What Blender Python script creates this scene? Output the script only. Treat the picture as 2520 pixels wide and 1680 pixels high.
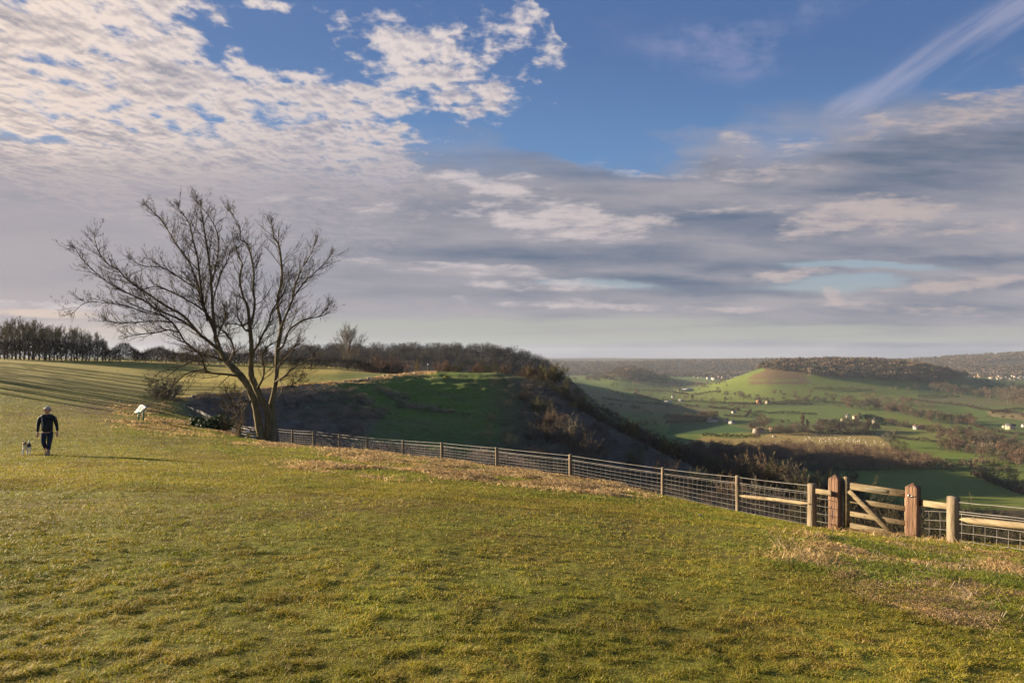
import bpy, math, random
import numpy as np
from math import radians, sin, cos, pi, exp, log, sqrt, atan2
from mathutils import Vector, Matrix

for o in list(bpy.data.objects): bpy.data.objects.remove(o)
C = bpy.context.scene.collection
scene = bpy.context.scene

# ---------------------------------------------------------------- camera
# sizes below are written in pixels of a 2520 x 1680 picture (focal 1680 px, eye level at row 872)
FPX, CX, HY = 1680.0, 1260.0, 872.0
cd = bpy.data.cameras.new("camera"); cam = bpy.data.objects.new("camera", cd); C.objects.link(cam)
cd.sensor_width = 36; cd.lens = 24; cd.clip_start = 0.05; cd.clip_end = 30000
cd.shift_y = (HY-840)/2520.0
cam.location = (0, 0, 0); cam.rotation_euler = (pi/2, 0, 0)
scene.camera = cam

# ---------------------------------------------------------------- sun + exposure
SUN_EL, SUN_AZ = radians(12.4), radians(21)        # azimuth: measured from -X towards +Y (left, a little ahead)
sdir = Vector((-cos(SUN_EL)*cos(SUN_AZ), cos(SUN_EL)*sin(SUN_AZ), sin(SUN_EL)))
sl = bpy.data.lights.new("sun", 'SUN'); sun = bpy.data.objects.new("sun", sl); C.objects.link(sun)
sl.energy = 5.0; sl.angle = radians(0.55); sl.color = (1.0, 0.80, 0.55)
sun.rotation_euler = (-sdir).to_track_quat('-Z', 'Y').to_euler()
sun.location = (-60, 20, 40)
scene.view_settings.view_transform = 'Standard'; scene.view_settings.look = 'None'
scene.view_settings.gamma = 1; scene.view_settings.use_curve_mapping = False
scene.view_settings.exposure = 1.75

# ---------------------------------------------------------------- node expression helper
class V:
    def __init__(s, nt, sock): s.nt, s.s = nt, sock
    def m(s, op, b=None, c=None, clamp=False):
        n = s.nt.nodes.new('ShaderNodeMath'); n.operation = op; n.use_clamp = clamp
        for i, x in enumerate((s, b, c)):
            if x is None: continue
            if isinstance(x, V): s.nt.links.new(x.s, n.inputs[i])
            else: n.inputs[i].default_value = x
        return V(s.nt, n.outputs[0])
    def __add__(s, o): return s.m('ADD', o)
    __radd__ = __add__
    def __sub__(s, o): return s.m('SUBTRACT', o)
    def __rsub__(s, o): return (s*-1.0)+o
    def __mul__(s, o): return s.m('MULTIPLY', o)
    __rmul__ = __mul__
    def __truediv__(s, o): return s.m('DIVIDE', o)
    def max(s, o): return s.m('MAXIMUM', o)
    def min(s, o): return s.m('MINIMUM', o)
    def clip(s): return s.m('ADD', 0.0, clamp=True)
    def pow(s, o): return s.m('POWER', o)
    def abs(s): return s.m('ABSOLUTE')
    def ss(s, a, b, lo=0.0, hi=1.0):
        n = s.nt.nodes.new('ShaderNodeMapRange'); n.interpolation_type = 'SMOOTHSTEP'
        s.nt.links.new(s.s, n.inputs['Value'])
        n.inputs['From Min'].default_value = a; n.inputs['From Max'].default_value = b
        n.inputs['To Min'].default_value = lo; n.inputs['To Max'].default_value = hi
        return V(s.nt, n.outputs[0])
def comb(nt, x, y, z=0.0):
    n = nt.nodes.new('ShaderNodeCombineXYZ')
    for i, q in enumerate((x, y, z)):
        if isinstance(q, V): nt.links.new(q.s, n.inputs[i])
        else: n.inputs[i].default_value = q
    return V(nt, n.outputs[0])
def sep(nt, v):
    n = nt.nodes.new('ShaderNodeSeparateXYZ'); nt.links.new(v.s, n.inputs[0])
    return V(nt, n.outputs[0]), V(nt, n.outputs[1]), V(nt, n.outputs[2])
def noise(nt, vec, scale=1.0, detail=4.0, rough=0.5, dist=0.0, dim='3D', out=0, lac=2.0):
    n = nt.nodes.new('ShaderNodeTexNoise'); n.noise_dimensions = dim
    if vec is not None: nt.links.new(vec.s, n.inputs['Vector'])
    n.inputs['Scale'].default_value = scale; n.inputs['Detail'].default_value = detail
    n.inputs['Roughness'].default_value = rough; n.inputs['Distortion'].default_value = dist
    n.inputs['Lacunarity'].default_value = lac
    return V(nt, n.outputs[out])
def mixc(nt, f, a, b, mode='MIX'):
    n = nt.nodes.new('ShaderNodeMixRGB'); n.blend_type = mode
    for i, q in enumerate((f, a, b)):
        if isinstance(q, V): nt.links.new(q.s, n.inputs[i])
        elif i == 0: n.inputs[0].default_value = q
        else: n.inputs[i].default_value = (*q[:3], 1)
    return V(nt, n.outputs[0])
def s2l(*c):
    out = []
    for x in c:
        x /= 255.0
        out.append(x/12.92 if x <= 0.04045 else ((x+0.055)/1.055)**2.4)
    return tuple(out)

# ---------------------------------------------------------------- world: clear sky with cloud layers
def build_world():
    w = bpy.data.worlds.new("World"); scene.world = w; w.use_nodes = True
    nt = w.node_tree; nt.nodes.clear()
    out = nt.nodes.new('ShaderNodeOutputWorld'); bg = nt.nodes.new('ShaderNodeBackground')
    nt.links.new(bg.outputs[0], out.inputs[0])
    STR = 0.10; bg.inputs['Strength'].default_value = STR
    EXP = 2**scene.view_settings.exposure
    def K(*c):                         # cloud radiance in background units
        return tuple(x/STR/EXP for x in s2l(*c))
    tc = nt.nodes.new('ShaderNodeTexCoord'); d = V(nt, tc.outputs['Generated'])
    sky = nt.nodes.new('ShaderNodeTexSky'); sky.sky_type = 'NISHITA'; sky.sun_disc = False
    sky.sun_elevation = SUN_EL; sky.sun_rotation = atan2(sdir.x, sdir.y)
    sky.altitude = 230; sky.air_density = 1.0; sky.dust_density = 0.6; sky.ozone_density = 1.5
    nish = V(nt, sky.outputs[0])
    x, y, z = sep(nt, d)
    yy = y.abs().max(0.15)
    X = x/yy*1.68+1.26                       # tangent-plane direction (thousands of picture pixels)
    Y = 0.872-z/yy*1.68
    P0 = comb(nt, X, Y)
    # cloud-layer coordinates (perspective of a level sheet)
    zz = z.max(0.0)+0.045
    cx_, cy_ = x/zz, y/zz
    # domain warp
    wn = noise(nt, comb(nt, X, Y*2.0), 3.6, 4, 0.6, dim='2D', out=1)
    wx, wy, _ = sep(nt, wn)
    Xw = X+(wx-0.5)*0.26; Yw = Y+(wy-0.5)*((0.86-Y).max(0.0)*0.20+0.006).min(0.12)
    Pw = comb(nt, Xw, Yw)
    def blob(px, py, rx, ry, rot=0, a=0.0, b=0.7, src=None):
        mp = nt.nodes.new('ShaderNodeMapping'); mp.vector_type = 'TEXTURE'
        nt.links.new((src or Pw).s, mp.inputs['Vector'])
        mp.inputs['Location'].default_value = (px/1000, py/1000, 0)
        mp.inputs['Rotation'].default_value = (0, 0, radians(rot))
        mp.inputs['Scale'].default_value = (rx/1000, ry/1000, 1)
        g = nt.nodes.new('ShaderNodeTexGradient'); g.gradient_type = 'SPHERICAL'
        nt.links.new(mp.outputs[0], g.inputs[0])
        return V(nt, g.outputs['Fac']).ss(a, b)
    def union(bl):
        r = bl[0]
        for q in bl[1:]: r = r.max(q)
        return r
    def summ(bl):
        r = bl[0]
        for q in bl[1:]: r = r+q
        return r.clip()
    # ---- blue, deeper overhead, pale green-grey low
    blue = mixc(nt, Y.ss(0.05, 0.48), K(68, 99, 153), K(90, 128, 178))
    blue = mixc(nt, X.ss(0.2, -0.5)*0.5, blue, K(120, 140, 175))
    blue = mixc(nt, Y.ss(0.45, 0.74), blue, K(158, 180, 190))
    blue = mixc(nt, Y.ss(0.72, 0.84), blue, K(162, 168, 166))
    blue = mixc(nt, Y.ss(0.80, 0.875), blue, K(138, 146, 162))
    # a share of the physical clear sky
    blue = mixc(nt, 0.12, blue, nish)
    # ---- the grey sheet
    Ps = comb(nt, X*0.9+Y*0.25, Y*4.6-X*0.35)
    ns = noise(nt, Ps, 1.5, 6, 0.55)
    ns2 = noise(nt, comb(nt, X*1.3+3.1, Y*9.0-X*0.25+1.7), 1.6, 6, 0.6)
    edge = Yw-((X-0.95).max(0.0)*(-0.085)+0.36)      # height below the sheet's upper edge
    sheet = (edge*5.0+(ns-0.5)*1.5).ss(-0.25, 0.62)
    sheet = sheet*blob(1500, 560, 1900, 700, src=P0, a=0.0, b=0.25)
    left = (0.95-Xw).ss(-0.1, 0.35)
    sheet = sheet.max(left*(Yw-0.27+(ns-0.5)*0.2).ss(0.0, 0.12))
    gaps = summ([blob(1480, 300, 420, 170, 0, .1, .8), blob(1500, 380, 330, 60, 8, .1, .8)])
    sheet = (sheet-gaps*0.9).clip()
    # shade inside the sheet
    dark = union([blob(2330, 400, 620, 150, -8, 0, 1.0)*0.8, blob(1500, 635, 800, 70, 2, 0, 1.0),
                  blob(1800, 560, 620, 75, 4, 0, .8)*0.85, blob(1700, 700, 500, 45, 3, 0, .8),
                  blob(1350, 430, 600, 110, 3, 0, .9)*0.5, blob(900, 600, 600, 90, 0, 0, .9)*0.45,
                  blob(2420, 700, 260, 22, 0, 0, .8)*0.7, blob(1900, 420, 330, 40, 3, 0, .8)*0.5,
                  blob(2400, 640, 420, 28, -2, 0, .8)*0.6])
    shade = (dark*0.85+(ns2-0.5)*2.3+(ns-0.5)*1.1+0.14).clip()*X.ss(0.6, 1.35, 0.50, 1.0)
    shcol = mixc(nt, shade, K(168, 163, 170), K(103, 116, 138))
    warm = X.ss(1.0, -0.1)*Y.ss(0.2, 0.8)
    shcol = mixc(nt, warm*0.40, shcol, K(186, 172, 172))
    col = mixc(nt, sheet*0.97, blue, shcol)
    # ---- clear slots near the horizon
    fine = noise(nt, comb(nt, X*2.0, Y*22.0+X*0.6), 1.0, 5, 0.6)
    slots = summ([blob(1480, 702, 210, 17, 3), blob(2060, 700, 270, 30, -1), blob(2120, 652, 260, 15, 3),
                  blob(1150, 815, 1500, 55, 0, .05, .6)*0.95, blob(120, 770, 260, 14, 2), blob(2300, 822, 700, 30, 0, 0, .6)*0.9])
    slots = (slots*1.05+(fine-0.52)*3.0*slots.ss(0.0, 0.4)).clip()
    slc = mixc(nt, Y.ss(0.66, 0.80), K(156, 173, 186), K(176, 177, 171))
    slc = mixc(nt, X.ss(0.7, 0.0)*0.8, slc, K(226, 200, 185))
    slc = mixc(nt, Y.ss(0.835, 0.88), slc, K(136, 144, 160))
    col = mixc(nt, slots*0.9, col, slc)
    # ---- bright torn patches
    bn = noise(nt, comb(nt, X*4.0+Y*2.0, Y*17.0), 2.2, 5, 0.62, dim='2D')
    def patch(bl):
        return (bl*1.1+(bn-0.55)*3.0*bl.ss(0.0, 0.25)+(fine-0.5)*1.4*bl.ss(0.0, 0.3)).ss(0.0, 1.25)
    bright = patch(summ([blob(1440, 555, 290, 52, 1), blob(1300, 535, 200, 30, 0)*0.8, blob(2130, 530, 300, 60, -8),
                         blob(1950, 672, 160, 24, -3)*0.9, blob(2360, 698, 240, 34, -6)*0.95, blob(1180, 445, 190, 45, 8)*0.85,
                         blob(1340, 700, 260, 30, 2)*0.55, blob(1290, 505, 230, 40, 5)*0.5,
                         blob(2480, 250, 260, 80, -22)*0.75, blob(2030, 335, 420, 45, -4)*0.5, blob(1750, 410, 420, 30, 0)*0.4,
                         blob(2058, 725, 60, 28, 0)*0.8, blob(1330, 745, 400, 22, 1)*0.4, blob(80, 752, 330, 16, 2)*0.7,
                         blob(1050, 655, 380, 22, 3)*0.55, blob(1650, 760, 480, 14, 1)*0.5, blob(2250, 760, 420, 20, 4)*0.45, blob(1900, 500, 360, 30, -4)*0.4,
                         blob(2350, 560, 280, 24, -3)*0.5, blob(1000, 520, 260, 22, 4)*0.4, blob(700, 480, 300, 30, 3)*0.3]))
    bc = mixc(nt, X.ss(0.9, 2.4), K(216, 205, 205), K(192, 178, 176))
    col = mixc(nt, bright*0.85, col, bc)
    # ---- cirrus
    ca, sa = cos(radians(-34)), sin(radians(-34))
    U = X*ca+Y*sa; W = X*(-sa)+Y*ca
    cn = noise(nt, comb(nt, U*2.2, W*26.0), 1.0, 6, 0.6)
    cb = summ([blob(2330, 135, 360, 78, -33, 0, 1.0, P0), blob(2150, 235, 170, 50, -20, 0, .8, P0)*0.8, blob(2500, 45, 220, 60, -36, 0, .8, P0)*0.8])
    cn2 = noise(nt, comb(nt, U*1.2+0.3*W, W*9.0), 1.0, 3, 0.5)
    cir = (cb*0.75+((cn-0.52)*2.6+(cn2-0.5)*2.4)*cb.ss(0, .45)).clip()
    col = mixc(nt, cir*0.38, col, K(196, 190, 206))
    ch = noise(nt, comb(nt, X*5, Y*8), 1.6, 7, 0.62)
    veil = summ([blob(1740, 120, 270, 100, 5), blob(1900, 60, 360, 50, -14)*0.8])
    col = mixc(nt, ((ch-0.40)*2.6).clip()*veil*0.85, col, K(150, 155, 190))
    # ---- altocumulus
    Pc = comb(nt, cx_, cy_*0.80)
    a1 = noise(nt, Pc, 10.5, 6, 0.60, 0.10, dim='2D')*0.62+noise(nt, Pc, 4.2, 4, 0.6, 0.3, dim='2D')*0.38
    off = comb(nt, cx_-0.012, cy_*0.80+0.020)
    a2 = noise(nt, off, 10.5, 4, 0.55, 0.10, dim='2D')*0.62+noise(nt, off, 4.2, 3, 0.6, 0.3, dim='2D')*0.38
    big = noise(nt, Pc, 2.6, 3, 0.5, 0.0, dim='2D')
    reg = summ([blob(60, 120, 760, 420, 10, 0, .55), blob(330, 330, 900, 270, 14, 0, .6),
                blob(760, 200, 520, 80, 14, 0, .85)*0.72, blob(1060, 165, 360, 150, 22, 0.05, .75)*0.95,
                blob(650, 20, 140, 30, 0)*0.7, blob(860, 400, 360, 120, 12, 0, .8)*0.8,
                blob(900, 300, 300, 90, 14, 0, 1.0)*0.62, blob(1260, 60, 200, 90, 30, 0, .9)*0.55])
    hole = summ([blob(640, 95, 330, 75, 12, .1, .8), blob(70, 335, 120, 26, 0)*0.6, blob(240, 345, 90, 20, 0)*0.6,
                 blob(60, 145, 90, 30, 0)*0.5, blob(1200, 320, 260, 90, 0)*0.7])
    dens = reg*0.62-hole*0.45+(a1-0.5)*2.7+(big-0.5)*0.7
    ac = (dens*reg.ss(0.0, 0.10)).ss(0.08, 0.66)
    relief = ((a2-a1)*6.5+0.5).clip()
    thick = dens.ss(0.45, 1.10)
    lit = mixc(nt, Y.ss(0.0, 0.5), K(228, 216, 212), K(210, 198, 196))
    lit = mixc(nt, X.ss(0.8, 0.0)*0.6, lit, K(250, 228, 210))
    grey = mixc(nt, X.ss(1.0, 0.0), K(156, 157, 174), K(166, 160, 167))
    shd = (thick*0.55+(relief-0.5)*0.95+(big-0.5)*1.5+0.02).clip()
    accol = mixc(nt, shd, lit, grey)
    low = Yw.ss(0.32, 0.50)                     # lower down the puffs merge into the sheet
    accol = mixc(nt, low*0.55, accol, K(172, 162, 170))
    col = mixc(nt, ac*(1.0-low*0.65), col, accol)
    # below the horizon
    col = mixc(nt, z.ss(-0.02, -0.10), col, K(70, 75, 60))
    nt.links.new(col.s, bg.inputs['Color'])
    w.cycles.sampling_method = 'MANUAL'; w.cycles.sample_map_resolution = 512
build_world()

# ================================================================= terrain
rng = np.random.default_rng(7)
random.seed(11)

def hash2(ix, iy, seed):
    h = (ix.astype(np.int64)*374761393+iy.astype(np.int64)*668265263+seed*974634777) & 0xffffffff
    h = ((h ^ (h >> 13))*1274126177) & 0xffffffff
    return ((h ^ (h >> 16)) & 0xffff)/65535.0
def vnoise(x, y, seed=0):
    x = np.asarray(x, float); y = np.asarray(y, float)
    ix, iy = np.floor(x), np.floor(y); fx, fy = x-ix, y-iy
    fx = fx*fx*(3-2*fx); fy = fy*fy*(3-2*fy)
    a, b = hash2(ix, iy, seed), hash2(ix+1, iy, seed)
    c, d = hash2(ix, iy+1, seed), hash2(ix+1, iy+1, seed)
    return (a*(1-fx)+b*fx)*(1-fy)+(c*(1-fx)+d*fx)*fy
def fbm(x, y, wl, octv=4, seed=0, gain=0.5):
    s = 0; a = 1.0; t = 0
    for o in range(octv):
        s = s+a*(vnoise(x/wl+17.3*o, y/wl-9.1*o, seed+o)*2-1); t += a; a *= gain; wl *= 0.5
    return s/t
def sstep(a, b, x):
    t = np.clip((np.asarray(x, float)-a)/(b-a), 0, 1); return t*t*(3-2*t)

# profiles along lines of sight: column -> fourteen (distance, picture row) pairs from the lawn to 1000 m
NEAR = {  # unseen ground behind the wooded ridge is lowered to let sun into the valley
 -700: [(40,1042),(55,996),(66,974),(76,957),(86,944),(96,932),(108,921),(140,898),(170,885),(250,880),(500,880),(800,884),(1000,890)],
 0:    [(40,1042),(55,996),(66,974),(76,957),(86,944),(96,932),(108,921),(140,898),(170,885),(250,880),(500,880),(800,884),(1000,890)],
 345:  [(55,1033),(66,1016),(76,1002),(82,993),(88,984),(96,972),(106,960),(150,918),(192,891),(300,884),(600,884),(800,890),(1000,900)],
 440:  [(80,1019),(84,1013),(86,1008),(90,1001),(94,993),(99,983),(106,971),(150,930),(200,894),(300,888),(600,886),(800,892),(1000,905)],
 500:  [(86,1032),(89,1029),(91,1025),(94,1016),(98,998),(102,977),(108,967),(150,930),(203,896),(300,890),(600,886),(800,895),(1000,910)],
 590:  [(62,1074),(70,1084),(78,1078),(88,1050),(98,1012),(108,967),(114,960),(155,925),(208,899),(320,892),(600,887),(800,900),(1000,920)],
 675:  [(57,1090),(66,1110),(76,1108),(90,1065),(105,1012),(120,954),(127,948),(165,920),(215,901),(320,893),(620,887),(760,900),(1000,930)],
 835:  [(51.5,1104),(60,1132),(74,1128),(95,1080),(118,1015),(146,939),(152,935),(185,915),(228,905),(330,897),(620,885),(740,900),(1000,940)],
 1045: [(43.5,1126),(54,1162),(74,1150),(98,1092),(135,1015),(190,913),(205,914),(240,922),(300,930),(430,925),(620,884),(720,905),(1000,950)],
 1223: [(36.5,1150),(46,1192),(64,1195),(95,1140),(135,1050),(200,916),(220,925),(260,950),(320,965),(450,955),(640,886),(730,915),(1000,965)],
 1340: [(33,1163),(43,1210),(62,1218),(95,1165),(140,1075),(196,934),(210,950),(250,990),(330,1010),(470,975),(640,906),(730,935),(1000,990)],
 1404: [(31,1173),(41,1225),(60,1232),(95,1180),(135,1105),(180,990),(195,1005),(250,1045),(350,1045),(500,995),(640,934),(730,960),(1000,1010)],
 1480: [(29,1186),(39,1240),(58,1248),(92,1205),(130,1140),(172,1040),(190,1055),(250,1090),(380,1095),(540,1060),(660,1010),(780,1020),(1000,1053)],
 1632: [(26,1218),(36,1275),(56,1278),(88,1235),(122,1180),(158,1115),(175,1125),(250,1150),(400,1135),(600,1105),(750,1088),(880,1077),(1000,1065)],
 1817: [(21.5,1260),(30,1320),(50,1335),(80,1285),(110,1240),(140,1195),(158,1200),(250,1205),(400,1175),(600,1130),(750,1102),(880,1083),(1000,1065)],
 2000: [(17.5,1297),(25,1375),(42,1395),(72,1340),(100,1290),(130,1250),(150,1252),(250,1240),(400,1205),(600,1150),(750,1118),(880,1087),(1000,1065)],
 2250: [(15.5,1323),(22,1405),(40,1430),(70,1380),(105,1325),(150,1295),(175,1290),(260,1268),(400,1227),(600,1170),(750,1123),(880,1088),(1000,1065)],
 2520: [(13.6,1346),(20,1440),(38,1480),(70,1400),(110,1335),(160,1300),(190,1293),(280,1264),(420,1222),(600,1175),(750,1125),(880,1089),(1000,1065)],
 3200: [(10.5,1407),(17,1500),(36,1510),(70,1400),(110,1335),(160,1300),(190,1293),(280,1264),(420,1222),(600,1175),(750,1125),(880,1089),(1000,1065)],
}
FARY = [1000, 1400, 1800, 2200, 2600, 3200, 3800, 4500, 7500]
FAR = {  # hills hidden behind the wooded ridge are raised to shade the left valley
 -700: [890,905,910,912,910,905,900,895,877], 1000: [945,892,890,894,900,905,900,892,877],
 1260: [968,898,892,898,905,908,905,890,880], 1370: [1000,950,944,940,934,928,919,895,882],
 1480: [1053,1000,968,950,931,926,908,892,882], 1540: [1062,1007,974,952,897,922,905,889,882],
 1640: [1065,1010,979,958,929,929,915,886,882], 1700: [1065,1010,979,956,940,931,921,886,882],
 1750: [1065,1010,976,950,940,931,921,888,882], 1830: [1065,1008,968,921,935,931,921,890,882],
 1890: [1065,1006,957,899,915,931,921,889,882], 1950: [1065,1006,958,896,905,931,921,890,882],
 2050: [1065,1006,962,895,900,931,920,890,882], 2150: [1065,1006,966,896,901,931,920,888,882],
 2260: [1065,1008,972,904,909,931,917,882,882], 2370: [1065,1010,976,930,925,931,909,878,882],
 2480: [1065,1010,979,955,940,931,907,876,880], 2600: [1065,1010,979,959,944,931,906,871,880],
 3200: [1065,1010,979,959,946,931,913,882,880],
}
def s_of(py, Y): return (np.asarray(py, float)-HY)/FPX-1.7/np.asarray(Y, float)
GPX = np.arange(-700, 3201, 3.4); NPX = len(GPX)
GLY = np.linspace(log(1.2), log(7400), 880); NLY = len(GLY); GY = np.exp(GLY)
def build_table():
    cols = sorted(NEAR); ncol = len(cols)
    smid = {c: np.interp(c, [-700, 345, 1000, 1632, 2520, 3200], [.0785, .080, .092, .12, .148, .152]) for c in cols}
    LY = np.zeros((ncol, 16)); SS = np.zeros((ncol, 16))
    for i, c in enumerate(cols):
        y2 = float(np.interp(c, [345, 1632], [25, 12]))
        pts = [(1.2, .012), (4, smid[c]*.78), (min(y2, NEAR[c][0][0]*.65), smid[c])]
        pts += [(Y, float(s_of(p, Y))) for Y, p in NEAR[c]]
        LY[i] = [log(a) for a, b in pts]; SS[i] = [b for a, b in pts]
    fc = sorted(FAR); FS = np.array([[float(s_of(p, Y)) for p, Y in zip(FAR[c], FARY)] for c in fc])
    S = np.zeros((NPX, NLY)); Kp = np.zeros((NPX, NLY))
    def pchip(x, y, xi):
        h = np.diff(x); dl = np.diff(y)/h; d = np.zeros_like(y)
        for k in range(1, len(x)-1):
            if dl[k-1]*dl[k] > 0:
                w1, w2 = 2*h[k]+h[k-1], h[k]+2*h[k-1]
                d[k] = (w1+w2)/(w1/dl[k-1]+w2/dl[k])
        d[0], d[-1] = dl[0], dl[-1]
        idx = np.clip(np.searchsorted(x, xi)-1, 0, len(x)-2)
        t = (xi-x[idx])/h[idx]; hh = h[idx]
        return ((1+2*t)*(1-t)**2*y[idx]+t*(1-t)**2*hh*d[idx]+t*t*(3-2*t)*y[idx+1]+t*t*(t-1)*hh*d[idx+1])
    m = int(np.searchsorted(GY, 1000))
    lfy = np.log(FARY)
    for a, px in enumerate(GPX):
        ly = np.array([np.interp(px, cols, LY[:, k]) for k in range(16)])
        ss = np.array([np.interp(px, cols, SS[:, k]) for k in range(16)])
        fs = np.array([np.interp(px, fc, FS[:, k]) for k in range(len(FARY))])
        lx = np.concatenate([ly, lfy[1:]]); sy = np.concatenate([ss, fs[1:]])
        S[a] = pchip(lx, sy, GLY)
        Kp[a] = np.interp(GLY, ly, np.arange(16))
    # soften the joints between columns
    for it in range(7):
        S2 = S.copy(); S2[1:-1] = (S[:-2]+2*S[1:-1]+S[2:])/4; S = S2
    S3 = S.copy()
    for it in range(220): S3[1:-1] = (S3[:-2]+2*S3[1:-1]+S3[2:])/4
    w = sstep(22, 52, GY)[None, :]; S = S3*(1-w)+S*w
    S4 = S.copy()
    for it in range(90): S4[1:-1] = (S4[:-2]+2*S4[1:-1]+S4[2:])/4
    w = sstep(1000, 1400, GY)[None, :]; S = S4*w+S*(1-w)
    return S, Kp
TS, TK = build_table()
UU = ((GPX-CX)/FPX)[:, None]; YY = GY[None, :]
WX = UU*YY; WY = np.broadcast_to(YY, WX.shape).copy()
WZ = -(TS*YY+1.7)
# ---- real relief on top of the broad shape
slopeZ = sstep(3.1, 4.2, TK)*(1-sstep(7.75, 8.15, TK))*sstep(430, 520, GPX[:, None]*np.ones_like(WX))
_px = GPX[:, None]*np.ones_like(WX)
lawn = np.maximum(1-sstep(3.0, 3.6, TK), (1-sstep(430, 500, _px))*(1-sstep(75, 140, WY)))
mid = sstep(150, 400, WY)*(1-sstep(1200, 2500, WY))
farz = sstep(900, 2500, WY)
PXg = GPX[:, None]*np.ones_like(WX)
wood1 = sstep(740, 840, PXg)*(1-sstep(1500, 1560, PXg))*sstep(11.3, 11.9, TK)*(1-sstep(14.6, 14.95, TK))
WZ = WZ+lawn*(0.030*fbm(WX, WY, 2.6, 3, 3)+(0.010*fbm(WX, WY, 0.42, 3, 9)+0.009*fbm(WX, WY, 0.16, 2, 10))*(1-sstep(14, 40, WY)))
WZ = WZ+slopeZ*(0.9*fbm(WX, WY, 13, 4, 21)+0.30*fbm(WX, WY, 2.8, 3, 25)+0.22*np.sin(WZ*5.5+3*fbm(WX, WY, 20, 2, 27)))
WZ = WZ+(1-lawn)*(1-slopeZ)*(1-sstep(250, 400, WY))*0.14*fbm(WX, WY, 14, 3, 31)
WZ = WZ+mid*2.6*fbm(WX, WY, 240, 4, 41)*(1-sstep(950, 1500, WY)*0.5)
rid = sstep(3300, 4100, WY)
WZ = WZ+rid*(22*fbm(WX, WY, 900, 4, 51)*(1-0.5*sstep(4300, 4800, WY))+9*np.sin(WX/260+1.0)*np.exp(-((WY-4500)/500)**2))
WZ = WZ+farz*(1-rid)*5*fbm(WX, WY, 500, 4, 61)
PYg = HY-WZ/WY*FPX                                # picture row of every ground point
def gz(x, y):
    """height of the ground under (x, y)"""
    px = x/y*FPX+CX; ly = log(y)
    a = (px-GPX[0])/(GPX[1]-GPX[0]); b = (ly-GLY[0])/(GLY[1]-GLY[0])
    a = min(max(a, 0), NPX-1.001); b = min(max(b, 0), NLY-1.001)
    i, j = int(a), int(b); f, g = a-i, b-j
    return (WZ[i, j]*(1-f)+WZ[i+1, j]*f)*(1-g)+(WZ[i, j+1]*(1-f)+WZ[i+1, j+1]*f)*g
def gz_arr(x, y):
    px = x/y*FPX+CX; ly = np.log(y)
    a = np.clip((px-GPX[0])/(GPX[1]-GPX[0]), 0, NPX-1.001); b = np.clip((ly-GLY[0])/(GLY[1]-GLY[0]), 0, NLY-1.001)
    i = a.astype(int); j = b.astype(int); f = a-i; g = b-j
    return (WZ[i, j]*(1-f)+WZ[i+1, j]*f)*(1-g)+(WZ[i, j+1]*(1-f)+WZ[i+1, j+1]*f)*g
def at(px, Y, dz=0.0):
    x = (px-CX)/FPX*Y; return Vector((x, Y, gz(x, Y)+dz))
def pt(px, py, Y): return Vector(((px-CX)/FPX*Y, Y, (HY-py)/FPX*Y))
def hit(px, py, ymin=3.0, ymax=7000):
    """ground point first seen at this place of the picture, beyond ymin"""
    i = int(round((px-GPX[0])/(GPX[1]-GPX[0]))); i = min(max(i, 0), NPX-1)
    j0 = int(np.searchsorted(GY, ymin)); col = PYg[i]
    j1 = int(np.searchsorted(GY, ymax))
    w = np.nonzero(col[j0:j1] <= py)[0]
    if len(w) == 0: return None
    j = j0+w[0]; Y = GY[j]
    if j > j0:
        p0, p1 = col[j-1], col[j]; t = (p0-py)/(p0-p1) if p0 != p1 else 1.0
        Y = GY[j-1]+(GY[j]-GY[j-1])*min(max(t, 0), 1)
    x = (px-CX)/FPX*Y
    return Vector((x, Y, gz(x, Y)))
def inpoly(px, py, poly):
    px = np.asarray(px, float); py = np.asarray(py, float); r = np.zeros(px.shape, bool)
    n = len(poly); j = n-1
    for i in range(n):
        xi, yi = poly[i]; xj, yj = poly[j]
        c = ((yi > py) != (yj > py)) & (px < (xj-xi)*(py-yi)/((yj-yi) or 1e-9)+xi)
        r ^= c; j = i
    return r

# ---------------------------------------------------------------- mesh helpers
def mesh(name, v, f, mat=None, parent=None, col=None, smooth=False, quads=None):
    """one mesh object from numpy arrays (f: triangles, quads: quads)"""
    v = np.asarray(v, np.float32).reshape(-1, 3)
    me = bpy.data.meshes.new(name)
    tl = [] if f is None or len(f) == 0 else np.asarray(f, np.int32).reshape(-1, 3)
    ql = [] if quads is None or len(quads) == 0 else np.asarray(quads, np.int32).reshape(-1, 4)
    nt_, nq = len(tl), len(ql)
    me.vertices.add(len(v)); me.vertices.foreach_set('co', v.ravel())
    loops = np.concatenate([np.asarray(tl, np.int32).ravel(), np.asarray(ql, np.int32).ravel()]).astype(np.int32)
    me.loops.add(len(loops)); me.loops.foreach_set('vertex_index', loops)
    st = np.concatenate([np.arange(nt_)*3, nt_*3+np.arange(nq)*4]).astype(np.int32)
    me.polygons.add(nt_+nq); me.polygons.foreach_set('loop_start', st)
    if smooth: me.polygons.foreach_set('use_smooth', np.ones(nt_+nq, bool))
    me.update(calc_edges=True)
    if col is not None:
        a = me.color_attributes.new('Col', 'FLOAT_COLOR', 'POINT')
        c = np.ones((len(v), 4), np.float32); c[:, :3] = col; a.data.foreach_set('color', c.ravel())
    if mat: me.materials.append(mat)
    o = bpy.data.objects.new(name, me); C.objects.link(o)
    if parent: o.parent = parent
    return o
def tag(o, label=None, cat=None, group=None, kind=None):
    if label: o['label'] = label
    if cat: o['category'] = cat
    if group: o['group'] = group
    if kind: o['kind'] = kind
    return o
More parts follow.
